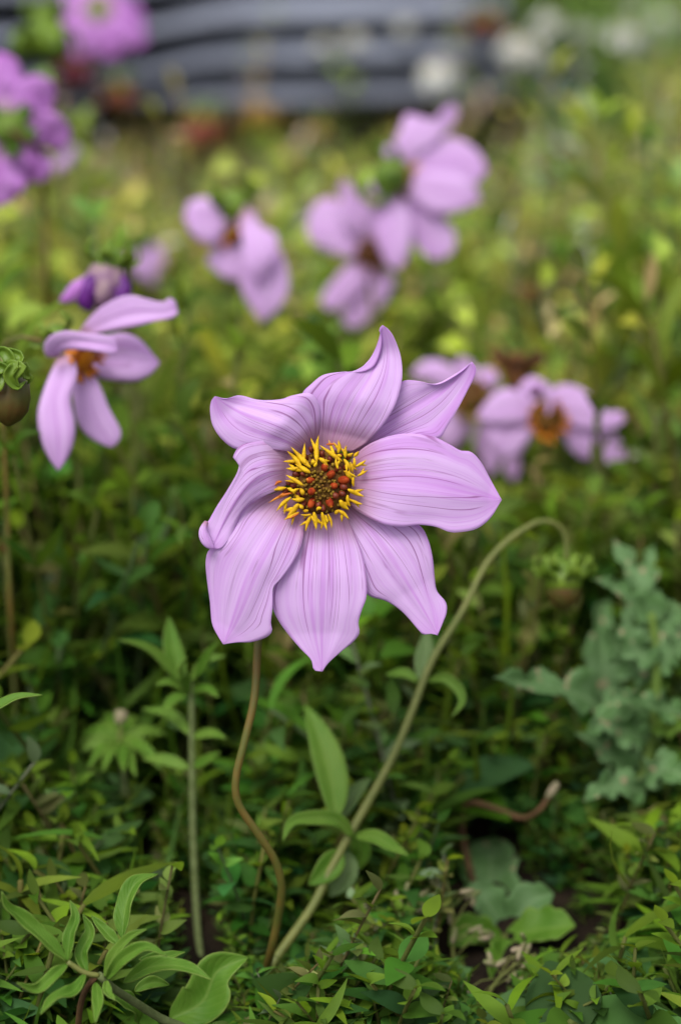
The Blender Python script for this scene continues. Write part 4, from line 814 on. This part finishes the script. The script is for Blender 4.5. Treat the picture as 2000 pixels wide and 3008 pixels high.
def sprig(kind, ns=4, pal=1.0):
    """returns list of (verts, faces, tint, partname)"""
    out = []; H = random.uniform(.05, .11)
    def stem(p, r, c=STEMC):
        V, F = tube(cr(p, 6), r, 4); out.append((V, np.array([f for f in F if len(f) == 4]), c, 'stem'))
    bend = np.array([random.uniform(-.03, .03), random.uniform(-.03, .03), 0])
    path = cr([np.zeros(3), bend * .4 + (0, 0, H * .5), bend + (0, 0, H)], 20)
    def add(p, az, el, L, W, c, curl=.15, fold=.25):
        v, fc = leaf_arr(L, W, curl, fold, ns); out.append((v @ rot(az, el, random.uniform(-.8, .8)).T + p, fc, np.clip(c * pal * random.choice([.5, .75, 1.0, 1.0, 1.25, 1.6]) + rng.normal(0, .006, 3), .005, 1), 'leaf'))
    if kind == 0:      # opposite small oval leaves
        stem(path, .0008); az = random.uniform(0, 6)
        for k in range(6):
            i = 4 + int(15 * k / 5); az += 1.57; s = 1.0 if k < 4 else .65; c = DEEP * (1 - k / 6) + GREEN * (k / 6) if k < 4 else LIME * .6 + GREEN * .4
            for q in (0, math.pi): add(path[i], az + q + random.uniform(-.3, .3), random.uniform(-.1, .5) + .08 * k, random.uniform(.012, .021) * s, random.uniform(.0045, .0095) * s, c, random.uniform(-.15, .4), random.uniform(.1, .6))
    elif kind == 1:    # lance leaves, spiral
        stem(path, .0012)
        for k in range(10):
            i = 3 + int(16 * k / 9); add(path[i], k * 2.4 + random.uniform(-.3, .3), random.uniform(.1, .8), random.uniform(.022, .044), random.uniform(.004, .009), GREEN * (1 - k / 14) + LIME * (k / 18), .2, .3)
    elif kind == 2:    # dry yellowish seeding sprig
        stem(path, .0006, TAN * .6)
        for k in range(12):
            i = 5 + int(14 * k / 11); add(path[i], random.uniform(0, 6.28), random.uniform(.2, 1.1), random.uniform(.008, .014), random.uniform(.004, .007), random.choice([TAN, TAN * 1.3, LIME, LIME * .5 + TAN * .5]), .1, .5)
    elif kind == 3:    # grass blades
        for k in range(7):
            a = random.uniform(0, 6.28); add(np.array([0, 0, 0.0]), a, random.uniform(.8, 1.35), random.uniform(.07, .13), .0035, random.choice([GREEN, DEEP * .6 + LIME * .5, LIME]), -.12, .4)
    elif kind == 4:    # broad blue-green leaves
        stem(path * .6, .0012)
        for k in range(6): add(path[6 + k * 2] * .6, k * 2.4, random.uniform(.0, .6), random.uniform(.026, .04), random.uniform(.016, .024), random.choice([BLUEG, BLUEG, GREEN]), .15, .2)
    else:              # bright tufts
        stem(path, .001)
        for k in range(14): add(path[8 + int(11 * k / 13)], k * 2.4, random.uniform(.1, .9), random.uniform(.014, .024), random.uniform(.006, .010), LIME * .5 + GREEN * .5 if k > 6 else GREEN, .2, .3)
    return out
PROTO = {k: [sprig(k, 4) for _ in range(7)] for k in range(6)}
PROTO_N = {k: [sprig(k, 7, np.array([.50, .69, .52])) for _ in range(7)] for k in range(6)}  # near sprigs: leaf colours darkened to paint in the shade deep among weeds
PROTO_LO = {k: [sprig(k, 2) for _ in range(6)] for k in range(6)}
def flat(sp):
    V, F, T = [], [], []; o = 0
    for v, f_, t, _ in sp: V.append(v); F.append(f_ + o); T.append(np.repeat(t[None], len(v), 0)); o += len(v)
    return np.vstack(V), np.vstack(F), np.vstack(T)
FL = {k: [flat(s) for s in PROTO[k]] for k in PROTO}; FL_N = {k: [flat(s) for s in PROTO_N[k]] for k in PROTO}; FL_LO = {k: [flat(s) for s in PROTO_LO[k]] for k in PROTO}
PR = np.array(PROT)
def blocked(V):
    a, b, d = proj(V)
    sel = (np.abs(PR[:, 0] - a.mean()) < 900) & (np.abs(PR[:, 1] - b.mean()) < 900) & (PR[:, 3] > d.min() - .01)
    if not sel.any(): return False
    Q = PR[sel]
    return bool((((a[:, None] - Q[:, 0]) ** 2 + (b[:, None] - Q[:, 1]) ** 2 < Q[:, 2] ** 2) & (d[:, None] < Q[:, 3] + .012)).any())
def vnoise(x, y, s=1.0):
    return .5 + .25 * (math.sin(x * 7.3 * s + 1.3 * math.sin(y * 5.1 * s)) + math.sin(y * 6.1 * s + 2.0 + 1.7 * math.sin(x * 4.3 * s)))
def zone_kind(x, y, r):
    k = vnoise(x, y, 1.6); far = min(1, max(0, (y - .8) / .7))
    w_ = np.array([.32, .20, .10 + .26 * far * (.4 + k) * (1 if y < 1.5 or x > .3 else .4), .10 + .12 * far, .10 * (1 - .6 * far), .22 + .12 * k])
    return int(r.choice(6, p=w_ / w_.sum()))
def in_stack(x, y):
    A = G(760, 420); ang = R(7); q = np.array([x - A[0], y - A[1]]); u = q[0] * math.cos(ang) + q[1] * math.sin(ang); v = -q[0] * math.sin(ang) + q[1] * math.cos(ang)
    return -.58 < u < .32 and -.06 < v < .5
rs = np.random.default_rng(99)
AV, AF, AT = [], [], []; off = 0; near = []
N_TRY = 22500; placed = 0
for t in range(N_TRY):
    # denser near the flower, thinning out towards the back
    y = .50 + 4.2 * rs.random() ** 2.3; hw = .26 + .30 * y
    x = rs.uniform(-hw, hw)
    if 18500 > t > 16900: y = rs.uniform(1.7, 5.0); x = rs.uniform(.25 if y < 2.9 else -.9, .35 + .32 * y)
    if t > 18500: y = rs.uniform(.58, 1.05); x = rs.uniform(-.24, .24)
    if in_stack(x, y): continue
    k = zone_kind(x, y, rs); lo = y > 1.5; src = (FL_LO if lo else FL if y > .92 else FL_N)[k]; idx = int(rs.integers(len(src))); V, F, T = src[idx]
    a = rs.uniform(0, 6.28); s = rs.uniform(.75, 1.3) * (1 + .35 * min(2.2, max(0, y - 1.2))); tl = rs.normal(0, .16, 2)
    if y < .60: continue
    if y < .80 and k == 5: k = 0 if t % 2 else 1; idx = idx % 7; V, F, T = FL_N[k][idx]
    if y < .85: s *= rs.uniform(.62, 1.25) * (.8 if k == 1 else 1) * (.85 if y < .72 else 1)
    A0 = G(760, 420)
    if y > 1.35 and x < .30 and not (k == 2 and t % 3 == 0): s *= max(.30, 1 - .75 * min(1, (y - 1.35) / .5)) if y < A0[1] + .1 else 1
    Rm = rot(a, 0) @ np.eye(3); Tl = np.array([[1, 0, tl[0]], [0, 1, tl[1]], [0, 0, 1]])
    tall = .78 < y < 1.7 and t % 4 == 0 and k not in (3, 4)
    ok = False; zf = rs.uniform(1.35, 1.9) if tall else min(1.0, max(.62, .62 + .38 * (y - .68) / .25))
    for att in range(5):
        W = ((V * (1, 1, zf)) @ Rm.T * s) @ Tl.T + (x, y, -.002)
        if y > 2.2 or not blocked(W): ok = True; break
        s *= .6
    if not ok: continue
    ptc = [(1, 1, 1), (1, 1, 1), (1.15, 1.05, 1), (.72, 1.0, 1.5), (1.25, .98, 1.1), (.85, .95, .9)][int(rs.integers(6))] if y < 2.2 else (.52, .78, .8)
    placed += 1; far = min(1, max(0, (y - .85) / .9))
    tint = T * (1 + .62 * far) * np.array([1 + .20 * far, 1 - .04 * far, 1 + .95 * far]) * rs.uniform(.75, 1.25) * np.array(ptc) * (1 + .42 * min(1, max(0, (y - .78) / .3)))  # tint grows lighter and bluer with distance: haze painted into the weed colour
    if y < .92 and len(near) < 290 and (len(near) < 200 or t > 18500) and abs(x) < .17 and y > .58:
        near.append((k, idx, a, s, tl, x, y, zf)); continue
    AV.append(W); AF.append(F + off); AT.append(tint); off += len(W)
def big_mesh(name, AV, AF, AT, mat):
    V = np.vstack(AV); F = np.vstack(AF); T = np.vstack(AT); me = bpy.data.meshes.new(name)
    me.vertices.add(len(V)); me.vertices.foreach_set('co', V.astype(np.float32).ravel()); me.loops.add(F.size); me.loops.foreach_set('vertex_index', F.astype(np.int32).ravel())
    me.polygons.add(len(F)); me.polygons.foreach_set('loop_start', np.arange(0, F.size, 4, dtype=np.int32)); me.polygons.foreach_set('loop_total', np.full(len(F), 4, np.int32)); me.update(); me.validate()
    at = me.attributes.new('tint', 'FLOAT_COLOR', 'POINT'); at.data.foreach_set('color', np.hstack([np.clip(T, 0, 1), np.ones((len(T), 1))]).astype(np.float32).ravel())
    me.polygons.foreach_set('use_smooth', np.ones(len(F), bool)); return link(name, me, None, mat)
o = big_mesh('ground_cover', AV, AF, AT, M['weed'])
tag(o, 'carpet of low mixed green weeds covering the bed', 'ground cover', kind='stuff')
# the nearest sprigs as plants of their own: stem and single leaves
KIND = {0: ('chickweed_sprig', 'sprig of paired small oval leaves', 'chickweed sprigs'), 1: ('lance_leaf_sprig', 'sprig of narrow lance-shaped leaves', 'lance-leaved sprigs'), 2: ('seeding_sprig', 'thin yellowish seeding sprig', 'seeding sprigs'), 3: ('grass_tuft', 'tuft of narrow grass blades', 'grass tufts'), 4: ('broad_leaf_sprig', 'weed with broad blue-green leaves', 'broad-leaved sprigs'), 5: ('bright_sprig', 'sprig topped by dense small leaves', 'bright tufted sprigs')}
LM = [((768, 2905), 'by the kinked stem of the sharp flower'), ((668, 2990), 'by the foot of the arching bud stem'), ((590, 2800), 'beside the straight hairy stem'), ((385, 2700), 'beside the bright tuft with the white bud'), ((225, 3120), 'among the pale-edged curled leaves'), ((1850, 2600), 'beside the tall grey-green lobed weed'), ((1480, 2800), 'beside the low blue-green rosette'), ((1790, 2930), 'beside the small scalloped rosette'), ((1050, 2500), 'behind the leafy middle of the arching stem'), ((1400, 2300), 'behind the hooked dry stalk'), ((70, 2400), 'beside the tall olive stalk'), ((900, 2250), 'in the weeds behind the kinked stem')]
LM = [(G(*a)[:2], b_) for a, b_ in LM]
PM = {}
for k in PROTO:
    for i, sp in enumerate(PROTO_N[k]):
        L = []
        for v, f_, t, nm in sp:
            me = bpy.data.meshes.new(nm); me.from_pydata(v.tolist(), [], f_.tolist()); me.polygons.foreach_set('use_smooth', np.ones(len(f_), bool))
            at = me.attributes.new('tint', 'FLOAT_COLOR', 'POINT'); at.data.foreach_set('color', np.tile(np.r_[np.clip(t, 0, 1), 1.0], len(v)).astype(np.float32)); me.materials.append(M['weed']); L.append((nm if k != 3 else 'blade', me))
        PM[k, i] = L
for (k, i, a, s, tl, x, y, zf) in near:
    nm, lab, grp = KIND[k]; o = bpy.data.objects.new(nm, None); COL.objects.link(o); o.empty_display_size = .01
    o.location = (x, y, -.002); o.rotation_euler = (-tl[1], tl[0], a); o.scale = (s, s, s * zf); lab += ' ' + min(LM, key=lambda q: (q[0][0] - x) ** 2 + (q[0][1] - y) ** 2)[1]; tag(o, lab, 'weed' if k != 3 else 'grass', grp)
    for pn, me in PM[k, i]:
        c = bpy.data.objects.new(pn, me); COL.objects.link(c); c.parent = o
print('sprigs placed', placed, 'near', len(near), 'verts', off, 'objects', len(bpy.data.objects))
